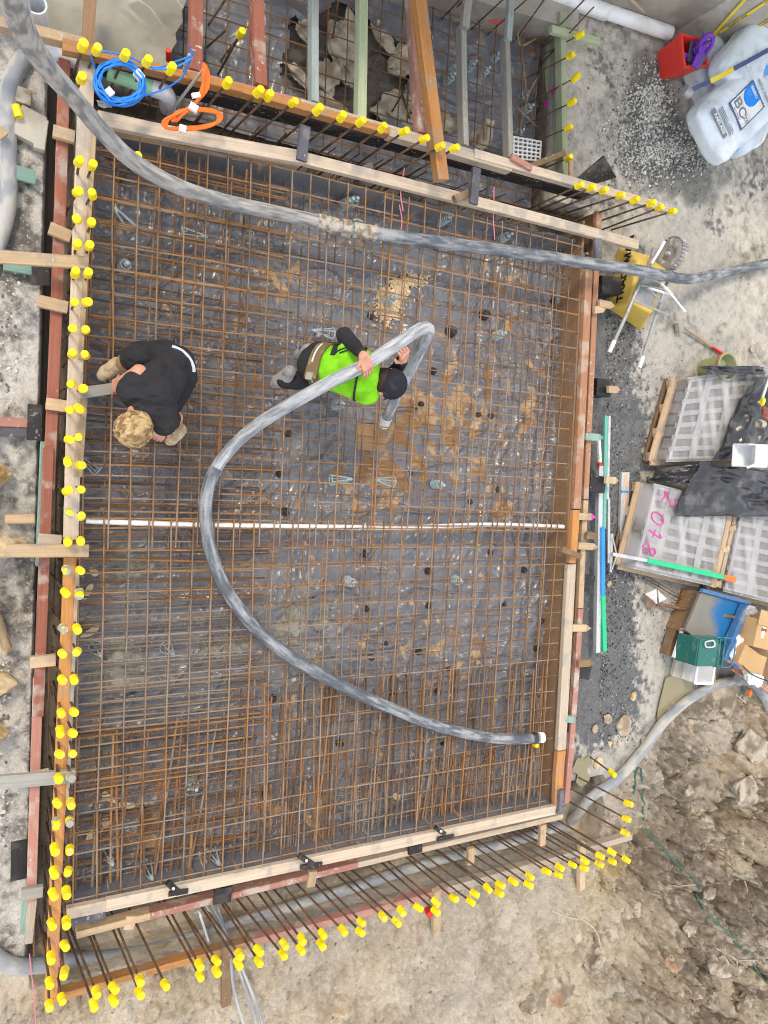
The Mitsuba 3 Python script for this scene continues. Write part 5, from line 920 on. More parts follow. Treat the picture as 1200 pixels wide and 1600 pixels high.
part(t, 'leg', tube(smooth_path([P(1022,436,.40), P(1036,446,.52), P(1066,482,.70), P(1070,486,.66)], .04), .013, 8), 'm_white', True); part(t, 'leg', tube(smooth_path([P(1012,450,.40), P(1020,452,.50), P(1050,460,.52), P(1040,448,.42)], .04), .011, 8), 'm_white', True)
part(t, 'brace', bar(P(990,470,.40), P(1045,492,.44), .011, 8), 'm_steel', True); part(t, 'brace', bar(P(1000,445,.42), P(1040,452,.42), .014, 8), 'm_steel', True); part(t, 'brace', bar(P(1010,445,.42), P(1035,475,.45), .010, 8), 'm_steel', True)
wc = P(1048, 398, .36); wa = unit(np.cross([0, 0, 1], unit((fb - fa) * [1, 1, 0]))); Rw = basis(np.cross([0, 0, 1], wa), [0, 0, 1])
Rw = np.stack([unit(np.cross([0, 0, 1], wa)), np.array([0, 0, 1.0]), unit(np.cross(np.cross([0, 0, 1], wa), [0, 0, 1]))], 1)
ty = [(.115 + .05 * math.cos(a), .042 * math.sin(a)) for a in np.linspace(math.pi, -math.pi, 15)]
wl = part(t, 'wheel', place(lathe([(0, -.022), (.05, -.025), (.085, -.012), (.11, -.03), (.12, -.03), (.12, .03), (.11, .03), (.085, .012), (.05, .025), (0, .022)], 30), Rw, wc), 'm_steel', 35)
part(wl, 'tyre', place(lathe(ty, 36), Rw, wc), 'm_tyre', True); part(wl, 'hub', place(lathe([(0, -.06), (.018, -.06), (.022, -.03), (.022, .03), (.018, .06), (0, .06)], 14), Rw, wc), 'm_galv', 35)
for i in range(30):
    a = i * 6.2832 / 30; q = wc + Rw @ np.array([.166 * math.cos(a), .166 * math.sin(a), 0]); part(wl, 'tread_lug', rbox(q, (.012, .018, .07), .003, Rw @ rotz(a)), 'm_tyre')
part(t, 'wheel_guard', tube(smooth_path([P(1038,378,.44), P(1030,392,.46), P(1018,412,.44)], .03), .014, 8), 'm_white', True)

# ------------------------------------------------------------------ bucket, broom, rods
t = thing('bucket', 'olive green bucket standing behind the upper pallet', 'bucket'); q = P(1099, 577, 0)
part(t, 'tub', place(lathe([(.10, 0), (.135, .28), (.145, .285), (.145, .30), (.128, .30), (.122, .27), (.095, .03), (0, .03)], 28), np.eye(3), q), 'm_bucket_green', 40); part(t, 'paint', place(lathe([(0, .20), (.112, .20)], 24), np.eye(3), q), 'm_bucket_green')
part(t, 'handle', tube(smooth_path([q + [.143 * math.cos(a), .143 * math.sin(a) * .9, .285 - .05 * math.sin(a)] for a in np.linspace(0, 3.14, 9)], .03), .004, 6), 'm_red_cap', True)
t = thing('mallet', 'wooden headed tool with a red tipped handle lying above the green bucket', 'tool'); part(t, 'head', B(1064, 503, 1066, 519, .07, .07, .06), GY); part(t, 'handle', bar(P(1069,512,.04), P(1112,542,.03), .012, 8), 'm_pine', True); part(t, 'grip', bar(P(1112,542,.03), P(1128,552,.03), .017, 8), 'm_red_cap', True)
def rod(name, label, segs, cat='rod'):
    t = thing(name, label, cat)
    for nm, u0, v0, u1, v1, z, w, h_, m in segs: part(t, nm, B(u0, v0, u1, v1, z, w, h_), m)
rod('painted_rod', 'teal rod lying along the right formwork, upper end', [('shaft', 948, 650, 945, 826, .16, .04, .03, 'm_teal_rod')])
rod('metal_channel', 'bright metal channel lying right beside the teal rod', [('web', 953, 650, 950, 780, .15, .03, .03, 'm_galv')])
rod('painted_rod', 'blue and green rod lying along the right formwork, lower end', [('blue_part', 943, 824, 943, 930, .18, .05, .03, 'm_blue_rod'), ('green_part', 943.5, 930.5, 946, 1018, .18, .05, .03, 'm_green_rod')])
rod('screed_bar', 'long pale aluminium screed bar beside the blue and green rod', [('bar', 940, 728, 935, 1020, .16, .055, .05, 'm_galv')])
rod('thin_tube', 'thin white tube with a red tip beside the pale screed bar', [('tube', 937, 682, 939, 722, .20, .03, .03, 'm_white'), ('tip', 939, 722.5, 939, 728, .20, .035, .035, 'm_red_cap')])
rod('metal_bracket', 'pale metal bracket strip beside the spirit level', [('strip', 952, 778, 952, 880, .08, .03, .02, 'm_galv'), ('strip', 957, 834, 955, 894, .09, .03, .02, 'm_galv'), ('brace', 958, 840, 964, 866, .11, .012, .012, 'm_galv'), ('brace', 964, 870, 957, 890, .11, .012, .012, 'm_galv')])
t = thing('spirit_level', 'grey spirit level with an orange brown window lying on the dark screenings', 'level'); part(t, 'body', B(978, 738, 974, 882, .05, .105, .04), 'm_galv')
part(t, 'window', B(978, 742, 977, 764, .0535, .045, .008), PINE); part(t, 'window', B(977, 772, 976, 792, .0535, .045, .008), PINE); part(t, 'band', B(977, 765.5, 977, 769.5, .057, .107, .012, up=(0, 0, 1)) if False else beam(P(971, 768, .053), P(983, 768.5, .053), .02, .012), 'm_blue_rod')
rod('marker_pole', 'green pole with an orange end lying across the lower pallet', [('grey_part', 958, 866, 1012, 876, .33, .035, .03, 'm_galv'), ('green_part', 1013, 876, 1132, 902, .34, .05, .04, 'm_green_rod'), ('orange_part', 1133, 902.2, 1150, 906, .345, .06, .045, 'm_orange_plastic')], 'pole')

# ------------------------------------------------------------------ wrapped pallets, black sheet and rubbish at the right
def pallet(label, TL, TR, BL, BR, zt, nu, nv, rail_l=True):
    t = thing('wrapped_pallet', label, 'pallet'); f = quad(P(*TL, zt), P(*TR, zt), P(*BL, zt), P(*BR, zt)); g = lambda u, v: f(np.array([[u]]), np.array([[v]]))[0, 0]
    X = unit(g(1, .5) - g(0, .5)); Y = unit(g(.5, 1) - g(.5, 0))
    for i in range(nu):
        for j in range(nv):
            e = .10; q = [g((i + a) / nu, (j + b_) / nv) for a, b_ in ((e * .6, e), (1 - e * .6, e), (e * .6, 1 - e), (1 - e * .6, 1 - e))]; dz = r9.normal(0, .004)
            part(t, 'block', tm(hullp([p + [0, 0, z + dz] for p in q for z in (-(zt - .125), -.012)] + [p * .97 + sum(q) / 4 * .03 + [0, 0, dz] for p in q])), 'm_block')
    for j in range(nv + 1):
        v = j / nv; v = min(max(v, .015), .985); part(t, 'wrap_strip', thick(gridmesh(lambda a, b_: f(a, 0 * a + v) + Y * ((b_ - .5) * .05)[..., None] + np.stack([0 * a, 0 * a, .008 + .004 * np.sin(a * 19 + j)], -1), 14, 2), .003), 'm_film_strip')
    for i in range(nu):
        for s_ in ((.0,) if i else (.02,)):
            u = (i + s_) / nu; u = max(u, .03); w = .05 + .05 * (i % 2); part(t, 'wrap_strip', thick(gridmesh(lambda a, b_: f(0 * a + u, a) + X * ((b_ - .5) * w)[..., None] + np.stack([0 * a, 0 * a, .017 + .004 * np.sin(a * 13 + i)], -1), 14, 2), .003), 'm_film_strip')
    o = .03
    def film(u, v):
        q = f(u * 1.04 - .02, v * 1.03 - .015); e = np.minimum(np.minimum(u, 1 - u), np.minimum(v, 1 - v)); q[..., 2] += .022 + .016 * (1 - 2 * np.abs(nfbm(np.stack([u * 9 + v * 3, v * 3, 0 * u], -1) + 4, 3) - .5)) - np.where(e < .02, .16, 0); return q
    part(t, 'plastic_film', gridmesh(film, 50, 50)[:2], 'm_film', True)
    for k_, z in ((0, .105), (1, .03)):
        part(t, 'deck_board', beam(g(-.03, -.01) * [1, 1, 0] + [0, 0, z], g(-.03, 1.01) * [1, 1, 0] + [0, 0, z], .09, .022), PINE if k_ == 0 else 'm_brown_timber')
    for v in (.05, .35, .65, .95): part(t, 'pallet_block', beam(g(-.06, v) * [1, 1, 0] + [0, 0, .08], g(.9, v) * [1, 1, 0] + [0, 0, .067], .09, .05), PINE)
    for z in (.105,): part(t, 'deck_board', beam(g(-.04, 1.012) * [1, 1, 0] + [0, 0, z], g(1, 1.012) * [1, 1, 0] + [0, 0, z], .08, .022), 'm_pine')
    return t, f, X, Y
pallet('upper pallet of grey blocks in clear wrap, partly under black plastic', (1074, 592), (1200, 574), (1039, 720), (1185, 716), .24, 4, 7)
tp2, f2, X2, Y2 = pallet('lower pallet of grey blocks in clear wrap with pink 2018 written on it', (1020, 757), (1137, 785), (988, 886), (1110, 914), .25, 4, 7)
pallet('right pallet of grey blocks in clear wrap beside the pale timber rail', (1155, 800), (1250, 815), (1128, 922), (1240, 950), .25, 3, 7)
tt = [(0, [(-.3, .35), (-.25, .5), (.1, .5), (.2, .25), (-.1, -.1), (-.35, -.45), (-.3, -.55), (-.1, -.4), (.35, -.5)]), (1, [(.0, .5), (-.3, .25), (-.3, -.3), (0, -.5), (.3, -.25), (.3, .3), (0, .5), (-.12, .3)]), (2, [(-.2, .25), (0, .5), (0, -.5)]), (2, [(-.25, -.1), (.0, -.08), (.25, -.1)]), (3, [(.05, .0), (-.25, .28), (0, .5), (.25, .28), (-.05, 0), (-.32, -.28), (0, -.52), (.32, -.28), (.05, 0)])]
oo = [(1046, 782), (1028, 810), (1024, 835), (1015, 859)]; dx2 = unit(P(1015, 859, .29) - P(1046, 782, .29)); dy2 = unit(np.cross([0, 0, 1], dx2))
for i, st in tt: part(tp2, 'painted_number', tube(smooth_path([P(*oo[i], .295) + dx2 * x * .15 + dy2 * y_ * .19 for x, y_ in st], .015), .0055, 6), 'm_pink_paint', True)
t = thing('pallet_rail', 'pale timber pallet rail standing between the two lower wrapped stacks', 'timber'); part(t, 'rail', B(1141, 806, 1115, 918, .28, .085, .06), PINE); part(t, 'rail', B(1149, 808, 1124, 918, .24, .06, .06), PP)
for u, v in [(1145, 826), (1135, 858), (1122, 912)]: part(t, 'block', B(u, v - 4, u + 1, v + 4, .29, .10, .05), PINE)
def sheet_of(label, a, b_, c, d_, amp, seed, nu=50, nv=40, sag=0):
    f = quad(P(*a), P(*b_), P(*c), P(*d_))
    def fn(u, v):
        q = f(u, v); p = np.stack([u * 4, v * 4, 0 * u], -1); w = nfbm(p * .8 + seed, 3); e = np.minimum(np.minimum(u, 1 - u), np.minimum(v, 1 - v))
        q[..., 2] += amp * (1.2 * (1 - 2 * np.abs(nnoise(p * [.9, .7, 1] + 1.6 * w[..., None] + seed) - .5)) + .35 * (1 - 2 * np.abs(nnoise(p * 2.2 + 2.5 * w[..., None] + seed) - .5)) - .8) - sag * np.where(e < .05, 1, 0)
        q[..., :2] += .05 * (nfbm(np.stack([u * 5, v * 5, 0 * u + seed], -1), 3)[..., None] - .5) * (e < .12)[..., None]; return q
    single('black_sheet', label, 'plastic sheet', thick(gridmesh(fn, nu, nv), .003), 'm_black', 40)
sheet_of('large shiny black plastic sheet draped between the two wrapped pallets', (1092, 720, .42), (1240, 742, .40), (1052, 806, .33), (1240, 808, .36), .10, 3, sag=.03)
sheet_of('crumpled black plastic over the right side of the upper pallet', (1172, 592, .34), (1240, 580, .32), (1118, 716, .32), (1240, 722, .34), .10, 11)
sheet_of('dark flap of black plastic at the left end between the pallets', (1020, 736, .12), (1096, 722, .36), (1012, 752, .14), (1074, 756, .36), .06, 17, 30, 16)
sheet_of('narrow black plastic strip above the upper pallet beside the bucket', (1092, 570, .36), (1192, 574, .36), (1104, 584, .36), (1192, 586, .36), .04, 23, 40, 10)
t = thing('white_box', 'white pipe box with a round knockout lying on the black plastic', 'box'); cb_ = P(1172, 712, .58); Rb_ = rotz(.02); 
for s_, nm in ((-1, 'side'), (1, 'side')): part(t, nm, rbox(cb_ + [0, s_ * .11, 0], (.30, .012, .18), .003, Rb_), 'm_white', 30)
part(t, 'lid', rbox(cb_ + [.05, 0, .09], (.19, .21, .012), .003, Rb_), 'm_white', 30); part(t, 'end', rbox(cb_ + [.15, 0, 0], (.012, .21, .18), .003, Rb_), 'm_white', 30); part(t, 'bottom', rbox(cb_ - [0, 0, .09], (.30, .21, .012), .003, Rb_), 'm_white', 30)
part(t, 'knockout', tube(cb_ + np.array([[.07 + .035 * math.cos(a), .03 + .05 * math.sin(a), .0975] for a in np.linspace(0, 6.28, 20)]), .003, 5), 'm_pvc', True)
single('white_rod', 'white rod with a black end lying across the white box', 'rod', bar(P(1168, 731, .70), P(1215, 708, .62), .011, 8), 'm_white', True)
single('silver_tube', 'pale silver tube lying at the right edge on the black plastic', 'tube', bar(P(1188, 632, .5), P(1202, 588, .5), .016, 8), 'm_galv', True)
t = thing('rubbish', 'small bright rubbish at the right edge on the black plastic', 'rubbish'); part(t, 'cap', rock(P(1192, 628, .54), (.05, .04, .03), 700, 2), 'm_yellow'); part(t, 'rag', rock(P(1198, 646, .53), (.06, .09, .04), 701, 3), 'm_red_timber')
single('pipe_fitting', 'grey pipe fitting on the black plastic right of the upper pallet', 'fitting', place(lathe([(.03, 0), (.045, 0), (.045, .06), (.03, .06), (.03, 0)], 16), basis([0, 1, 0], [0, 0, 1]), P(1186, 662, .52)), 'm_coupling', 35)
# hoe, mesh scrap, blue board, bins and boxes
t = thing('long_hoe', 'long handled tool with a white and brown folded blade near the blue board', 'tool')
part(t, 'handle', bar(P(1026, 944, .06), P(1215, 976, .48), .018, 8), 'm_rust_plate', True)
hb0 = P(1027, 944, .07); part(t, 'blade', tm(hullp([P(1008,928,.10), P(1026,920,.16), P(1026,934,.10), hb0, hb0 + [0, 0, -.02], P(1008,928,.085)])), 'm_white'); part(t, 'blade', tm(hullp([P(1008,930,.09), P(1015,955,.05), P(1024,942,.10), P(1015,955,.035), P(1008,930,.07)])), 'm_rust_plate')
part(t, 'blade', tm(hullp([P(1028,922,.14), P(1042,936,.06), P(1030,942,.06), P(1042,936,.045), P(1030,942,.045)])), 'm_white')
t = thing('mesh_scrap', 'small piece of rusty mesh lying under the hoe handle', 'steel mesh')
for u0, v0, u1, v1 in [(1004,902,1076,944), (1006,898,1078,940), (1068,920,1056,966), (1076,924,1064,970), (1050,950,1084,962), (1054,938,1090,950), (1060,928,1094,940)]: part(t, 'wire', bar(P(u0, v0, .05), P(u1, v1, .055), .006, 6), RD, True)
t = thing('blue_board', 'scuffed blue board with muddy left half lying beside the lower pallet', 'board')
qb = [P(1095,926,.30), P(1166,944,.30), P(1128,1030,.30), P(1071,984,.30)]
part(t, 'panel', tm(hullp([q + [0, 0, z] for q in qb for z in (0, -.03)])), 'm_blue_board'); part(t, 'edge', beam(P(1164,946,.36), P(1128,1031,.36), .07, .09), 'm_blue_edge'); part(t, 'edge', beam(P(1172,948,.33), P(1136,1034,.33), .05, .05), 'm_galv'); part(t, 'edge', beam(P(1096,922,.32), P(1170,942,.32), .04, .04), 'm_blue_edge')
for a, b_ in ((.15, .3), (.8, .9)): part(t, 'bearer', beam(qb[0] * (1 - a) + qb[1] * a - [0, 0, .165], qb[3] * (1 - a) + qb[2] * a - [0, 0, .165], .08, .26), 'm_brown_timber')
single('white_batten', 'white edged batten standing left of the blue board', 'batten', B(1069, 983, 1055, 1028, .22, .025, .04), 'm_white'); single('dark_batten', 'olive dark board behind the white batten', 'board', B(1062, 975, 1046, 1025, .12, .08, .1), 'm_brown_timber')
t = thing('green_bin', 'dark green plastic bin on its side with a wire handle, by the blue board', 'bin'); cg = P(1094, 1015, .34); Rg = rotz(-.08)
part(t, 'base', rbox(cg + Rg @ np.array([-.20, 0, .0]), (.02, .27, .26), .008, Rg), 'm_bin_green', 30)
for s_ in (-1, 1): part(t, 'side', rbox(cg + Rg @ np.array([0, s_ * .135, 0]), (.40, .014, .27), .006, Rg), 'm_bin_green', 30)
part(t, 'side', rbox(cg + Rg @ np.array([-.05, 0, .135]), (.30, .27, .014), .006, Rg), 'm_bin_green', 30); part(t, 'side', rbox(cg + Rg @ np.array([0, 0, -.135]), (.40, .27, .014), .006, Rg), 'm_bin_green', 30)
for q0, q1 in (((.19, -.15, .13), (.19, .15, .13)), ((.10, -.15, .145), (.10, .15, .145))): part(t, 'rim', bar(cg + Rg @ np.array(q0), cg + Rg @ np.array(q1), .012, 8), 'm_bin_green', True)
part(t, 'handle', tube(smooth_path([cg + Rg @ np.array(q) for q in [(.10, .15, .1), (.22, .155, .12), (.34, .14, .13), (.37, 0, .13), (.34, -.14, .13), (.22, -.155, .12), (.10, -.15, .1)]], .03), .007, 6), 'm_blue_edge', True)
single('scoop', 'white scoop lying in the mouth of the green bin', 'scoop', tm(hullp([P(1102, 1022, .42), P(1110, 1020, .45), P(1101, 1031, .40), P(1103, 1024, .45)])), 'm_white'); single('metal_tin', 'small metal frame in the mouth of the green bin', 'frame', tube(smooth_path([P(1102,1003,.5), P(1115,1001,.5), P(1116,1010,.5), P(1103,1011,.5), P(1102,1003,.5)], .03), .009, 6), 'm_galv', True)
t = thing('white_tub', 'white rectangular tub below the green bin', 'tub'); ct2 = P(1090, 1046, .12); Rt2 = rotz(-.10)
for dx, dy, sx, sy in ((-.135, 0, .012, .24), (.135, 0, .012, .24), (0, -.12, .28, .012), (0, .12, .28, .012)): part(t, 'side', rbox(ct2 + Rt2 @ np.array([dx, dy, 0]), (sx, sy, .20), .005, Rt2), 'm_white', 30); part(t, 'rim', rbox(ct2 + Rt2 @ np.array([dx * 1.03, dy * 1.03, .10]), (sx + .02, sy + .02, .014), .006, Rt2), 'm_white', 30)
part(t, 'base', rbox(ct2 - [0, 0, .09], (.27, .23, .012), .004, Rt2), 'm_pvc', 30)
single('stone_slab', 'grey stone slab under the white tub', 'slab', rbox(P(1066, 1035, .03), (.26, .34, .05), .01, rotz(-.25)), 'm_pale_concrete', 30); single('stone_slab', 'rough pale stone below the white tub', 'slab', rock(P(1107, 1055, .05), (.18, .12, .06), 720, 3), 'm_stone', 30)
t = thing('cardboard_box', 'cardboard box with a printed label at the right edge', 'box'); qc = P(1186, 990, .45); Rc = rotz(-.22); part(t, 'carton', rbox(qc, (.42, .30, .22), .006, Rc), 'm_cardboard', 30); part(t, 'flap', rbox(qc + Rc @ np.array([-.02, .17, .12]), (.42, .16, .006), .002, Rc), 'm_cardboard', 30)
part(t, 'label', rbox(qc + Rc @ np.array([-.10, .02, .1115]), (.05, .12, .003), .001, Rc), 'm_white'); part(t, 'print', rbox(qc + Rc @ np.array([-.10, .05, .1125]), (.09, .03, .003), .001, Rc), 'm_red_timber'); part(t, 'lettering', letters('NORT', .035, qc + Rc @ np.array([.14, .18, .126]), Rc[:, 0], Rc[:, 1]), 'm_ink')
t = thing('cardboard_box', 'torn opened cardboard box below the labelled one at the right edge', 'box'); qc = P(1160, 1026, .42); Rc = rotz(-.5); part(t, 'carton', rbox(qc, (.28, .22, .16), .006, Rc), 'm_cardboard', 30); part(t, 'flap', rbox(qc + Rc @ np.array([.2, .02, .07]), (.2, .2, .006), .002, Rc @ rotz(.2)), 'm_cardboard', 30)
for i, (u, v, s, m, lab) in enumerate([(1155, 1004, .10, 'm_white', 'crumpled white and blue packaging beside the boxes'), (1176, 1046, .16, 'm_white', 'crumpled white plastic below the torn box'), (1184, 1060, .10, 'm_white', 'small crumpled white plastic at the lower end of the boxes'), (1146, 1022, .07, 'm_white', 'white scrap beside the torn box'), (1172, 955, .09, 'm_film_strip', 'grey plastic scrap above the boxes'), (1160, 1003, .07, 'm_print_sky', 'bright blue packaging scrap beside the labelled box'), (1152, 1036, .06, 'm_print_blue', 'dark blue scrap below the torn box')]):
    single('packaging', lab, 'packaging', rock(P(u, v, .40), (s, s * .8, s * .45), 740 + i, 3, 1.3), m, 20)
single('rubbish_board', 'brown board under the rubbish at the right edge', 'board', tm(hullp([q + [0, 0, z] for q in (P(1150,1030,.28), P(1230,1085,.28), P(1160,960,.28), P(1240,960,.28)) for z in (0, -.03)])), 'm_brown_timber'); plank('rubbish_edge', 'pink timber edge below the rubbish at the right edge', PT, 1146, 1042, 1215, 1086, .31, .07, .05)
single('cable_tie', 'thin black cable lying over the white plastic at right', 'cable', tube(smooth_path([P(1160,1040,.52), P(1172,1052,.52), P(1188,1060,.5), P(1205,1066,.48)], .04), .006, 6), 'm_ink', True)
single('orange_scrap', 'small orange scrap by the end of the second grey hose', 'scrap', rock(P(1172, 1082, .12), (.05, .03, .02), 760, 2), 'm_orange_plastic')
# pink string marks on mesh and ground
bsdf('m_pink_string', (.62, .22, .26), .7, .2)
for i, (q, lab) in enumerate([([(632,262,.3),(626,300,.3),(630,330,.3)], 'thin pink survey string hanging at the inner top plank'), ([(624,320,.29),(628,345,.29),(625,372,.29)], 'second pink string end on the mesh below the first'), ([(772,292,.3),(771,340,.3),(773,375,.3)], 'pink string above the main hose at right'), ([(46,1490,.02),(52,1545,.1),(56,1600,.14)], 'pink string line on the soil at the lower left corner'), ([(84,1462,.465),(90,1480,.465),(93,1510,.465)], 'pink paint line on the orange plank at lower left')]):
    single('pink_string', lab, 'string', tube(smooth_path([P(*a) for a in q], .03), .0045, 5), 'm_pink_string', True)

t = thing('plastic_grate', 'white plastic grate leaning in the near right corner of the lower pit', 'grate'); gf = quad(P(788, 212, -.06), P(845, 222, -.06), P(788, 246, .02), P(843, 252, .02)); gg = lambda u, v: gf(np.array([[u]]), np.array([[v]]))[0, 0]
for i in range(9): part(t, 'slat', beam(gg(i / 8, 0), gg(i / 8, 1), .012, .02), 'm_white')
for i in range(6): part(t, 'slat', beam(gg(0, i / 5) + [0, 0, .004], gg(1, i / 5) + [0, 0, .004], .014, .02), 'm_white')
for i, q in enumerate([[(818,60,-.1),(815,85,.0),(820,120,.0),(822,160,-.1)], [(805,165,-.1),(830,190,-.05),(842,200,-.1)], [(842,118,-.1),(825,150,-.05),(812,205,-.1)], [(735,85,-.1),(752,92,0),(756,140,-.02),(756,220,-.1)], [(810,30,-.1),(812,70,-.05),(838,60,-.1)]]):
    k = thing('bent_bar', f'bent rusty bar in the lower pit, {["curved beside the last grey brace", "short, crossing above the white grate", "slanting towards the white grate", "long, between the two grey braces", "looped at the far right corner"][i]}', 'reinforcing bar'); put(k, tube(smooth_path([P(*a_) for a_ in q], .05), .008, 6), R_, True)
# ------------------------------------------------------------------ the two workers
def hand(palm, fd, nd, curl=1.0, s=1.0, side=1):
    "wrist at palm, fd = finger direction, nd = back of the hand; fingers curl away from nd; thumb on side*cross"
    fd, nd = unit(fd), unit(nd); nd = unit(nd - fd * np.dot(nd, fd)); sd = np.cross(fd, nd) * side; bones = []
    W = palm
    bones.append([(W + sd * .018 * s, .020 * s), (W - sd * .018 * s, .020 * s), (W + fd * .085 * s + sd * .030 * s, .014 * s), (W + fd * .08 * s - sd * .032 * s, .014 * s)])
    for k, (o, L) in enumerate([(.031, .072), (.0105, .082), (-.0105, .077), (-.031, .060)]):
        a = W + fd * .085 * s + sd * o * s; ang = 0.0
        for L2, da, r in [(L * .45, .55 * curl, .0098), (L * .32, .75 * curl, .0090), (L * .27, .6 * curl, .0080)]:
            ang += da; b_ = a + (fd * math.cos(ang) - nd * math.sin(ang)) * L2 * s; bones.append([(a, r * s), (b_, r * s * .93)]); a = b_
    a = W + fd * .02 * s + sd * .028 * s; b_ = a + (fd * .6 + sd * .7 - nd * .35 * curl) * .045 * s; c = b_ + (fd * .8 + sd * .1 - nd * .6 * curl) * .035 * s
    bones += [[(a, .015 * s), (b_, .0115 * s)], [(b_, .0115 * s), (c, .009 * s)]]
    return bones
def head_bones(c, f, up, r=1.0):
    "f = face direction, up = crown"
    f, up = unit(f), unit(up); up = unit(up - f * np.dot(f, up)); s = np.cross(f, up)
    b_ = [[(c + up * .03 * r - f * .02 * r, .085 * r), (c + up * .02 * r + f * .025 * r, .076 * r)], [(c + up * .0 + f * .03 * r, .072 * r), (c - up * .085 * r + f * .062 * r, .034 * r)],
          [(c - up * .02 * r + f * .092 * r, .012 * r), (c - up * .045 * r + f * .108 * r, .013 * r)], [(c + up * .012 * r + f * .078 * r + s * .032 * r, .017 * r), (c + up * .012 * r + f * .078 * r - s * .032 * r, .017 * r)],
          [(c - up * .075 * r + f * .088 * r + s * .018 * r, .009 * r), (c - up * .075 * r + f * .088 * r - s * .018 * r, .009 * r)]]
    for q in (1, -1):
        e = c + s * q * .082 * r - up * .015 * r - f * .012 * r; b_.append([(e + up * .022 * r, .012 * r), (e - up * .02 * r, .009 * r), (e + s * q * .010 * r - f * .010 * r, .010 * r)])
    return b_
def boot(toe, heel, ank, up, r=1.0):
    toe, heel, ank, up = (np.asarray(q, float) for q in (toe, heel, ank, up)); f = unit(toe - heel)
    return [[(heel + up * .045, .042 * r), (heel + f * .08 + up * .04, .044 * r), (toe - f * .05 + up * .035, .046 * r)], [(toe - f * .05 + up * .035, .046 * r), (toe - f * .01 + up * .022, .032 * r)], [(heel + up * .05 + f * .03, .046 * r), (ank, .052 * r)]]
SK, BC, HV = 'm_skin', 'm_black_cloth', 'm_hivis'
# --- the worker in green, kneeling and bent forward under the hose he holds
J = dict(hipR=P(500, 588, .74), hipL=P(500, 560, .76), pel=P(500, 573, .78), waist=P(524, 577, .88), chest=P(556, 583, .97), neck=P(580, 590, 1.0), shR=P(572, 612, .95), shL=P(549, 560, 1.0),
         kneeR=P(515, 594, .36), kneeL=P(525, 552, .36), ankR=P(446, 593, .42), ankL=P(478, 551, .44), elL=P(538, 523, .98), wrL=P(568, 556, 1.24), elR=P(612, 588, .92), wrR=P(630, 562, 1.10), head=P(607, 599, 1.04))
t = thing('person', 'worker in bright green shirt and dark cap kneeling and gripping the delivery hose', 'person')
hf = unit([.62, -.30, -.72]); hu = unit([.62, -.25, .60])
bones = [[(J['pel'], .15), (J['waist'], .14)], [(J['waist'], .14), (J['chest'], .16)], [(J['chest'], .15), (J['neck'], .085)], [(J['shR'], .075), (J['shL'], .075)], [(J['neck'], .062), (J['head'], .06)],
         [(J['hipR'], .10), (J['kneeR'], .065)], [(J['hipL'], .10), (J['kneeL'], .065)], [(J['kneeR'], .06), (J['ankR'], .045)], [(J['kneeL'], .06), (J['ankL'], .045)],
         [(J['shL'], .06), (J['elL'], .045)], [(J['elL'], .042), (J['wrL'], .029)], [(J['shR'], .06), (J['elR'], .045)], [(J['elR'], .042), (J['wrR'], .029)]] + head_bones(J['head'], hf, hu)
hoseP = P(576, 566, 1.18); hd = unit(P(615, 541, 1.20) - P(530, 590, 1.14))
part(t, 'body', flesh(bones, .018, 6), SK, True)
part(t, 'hand', flesh([[(J['elL'] * .25 + J['wrL'] * .75, .030), (J['wrL'], .026)]] + hand(J['wrL'], P(574, 574, 1.22) - J['wrL'], [-.1, .25, 1], .55, 1.0, 1), .0045, 3), SK, True, 'left hand laid over the hose')
part(t, 'hand', flesh([[(J['elR'] * .25 + J['wrR'] * .75, .030), (J['wrR'], .026)]] + hand(J['wrR'], P(634, 545, 1.26) - J['wrR'], [.75, -.65, .35], .75, 1.05, -1), .0045, 3), SK, True, 'right hand closed round the hose from below')
part(t, 'shirt', flesh([[(J['pel'] + [.03, 0, .02], .158), (J['waist'], .155)], [(J['waist'], .152), (J['chest'], .172)], [(J['chest'], .165), (J['neck'] - [.03, 0, 0], .095)], [(J['shR'], .085), (J['shL'], .088)], [(J['shL'], .082), (J['shL'] * .62 + J['elL'] * .38, .074)], [(J['shR'], .082), (J['shR'] * .6 + J['elR'] * .4, .070)], [(J['chest'], .16), (J['shR'], .09)], [(J['chest'], .16), (J['shL'], .09)]], .018, 5, .012, 11), HV, True)
for a, b_, c, s in [('shL', 'elL', 'wrL', 'left'), ('shR', 'elR', 'wrR', 'right')]:
    part(t, 'sleeve', flesh([[(J[a] * .7 + J[b_] * .3, .064), (J[b_], .055)], [(J[b_], .054), (J[b_] * .12 + J[c] * .88, .040)]], .014, 4, .008, 16), BC, True)
part(t, 'trousers', flesh([[(J['pel'], .158), (J['pel'] + (J['waist'] - J['pel']) * .3, .15)], [(J['hipR'], .115), (J['kneeR'], .078)], [(J['hipL'], .115), (J['kneeL'], .078)], [(J['kneeR'], .076), (J['ankR'], .064)], [(J['kneeL'], .076), (J['ankL'], .064)]], .018, 5, .014, 12), BC, True)
part(t, 'boot', flesh(boot(P(426, 600, .32), P(450, 580, .50), J['ankR'], np.array([.55, 0, .3]) * .6), .014, 4, .006, 20), 'm_grey_boot', True)
part(t, 'boot', flesh(boot(P(462, 557, .32), P(478, 546, .52), J['ankL'], np.array([.55, 0, .3]) * .6), .014, 4, .006, 20), 'm_grey_boot', True)
ax = unit(J['waist'] - J['pel']); bc_ = J['pel'] + (J['waist'] - J['pel']) * .42; sd = unit(np.cross(ax, [0, 0, 1])); ud = np.cross(sd, ax)
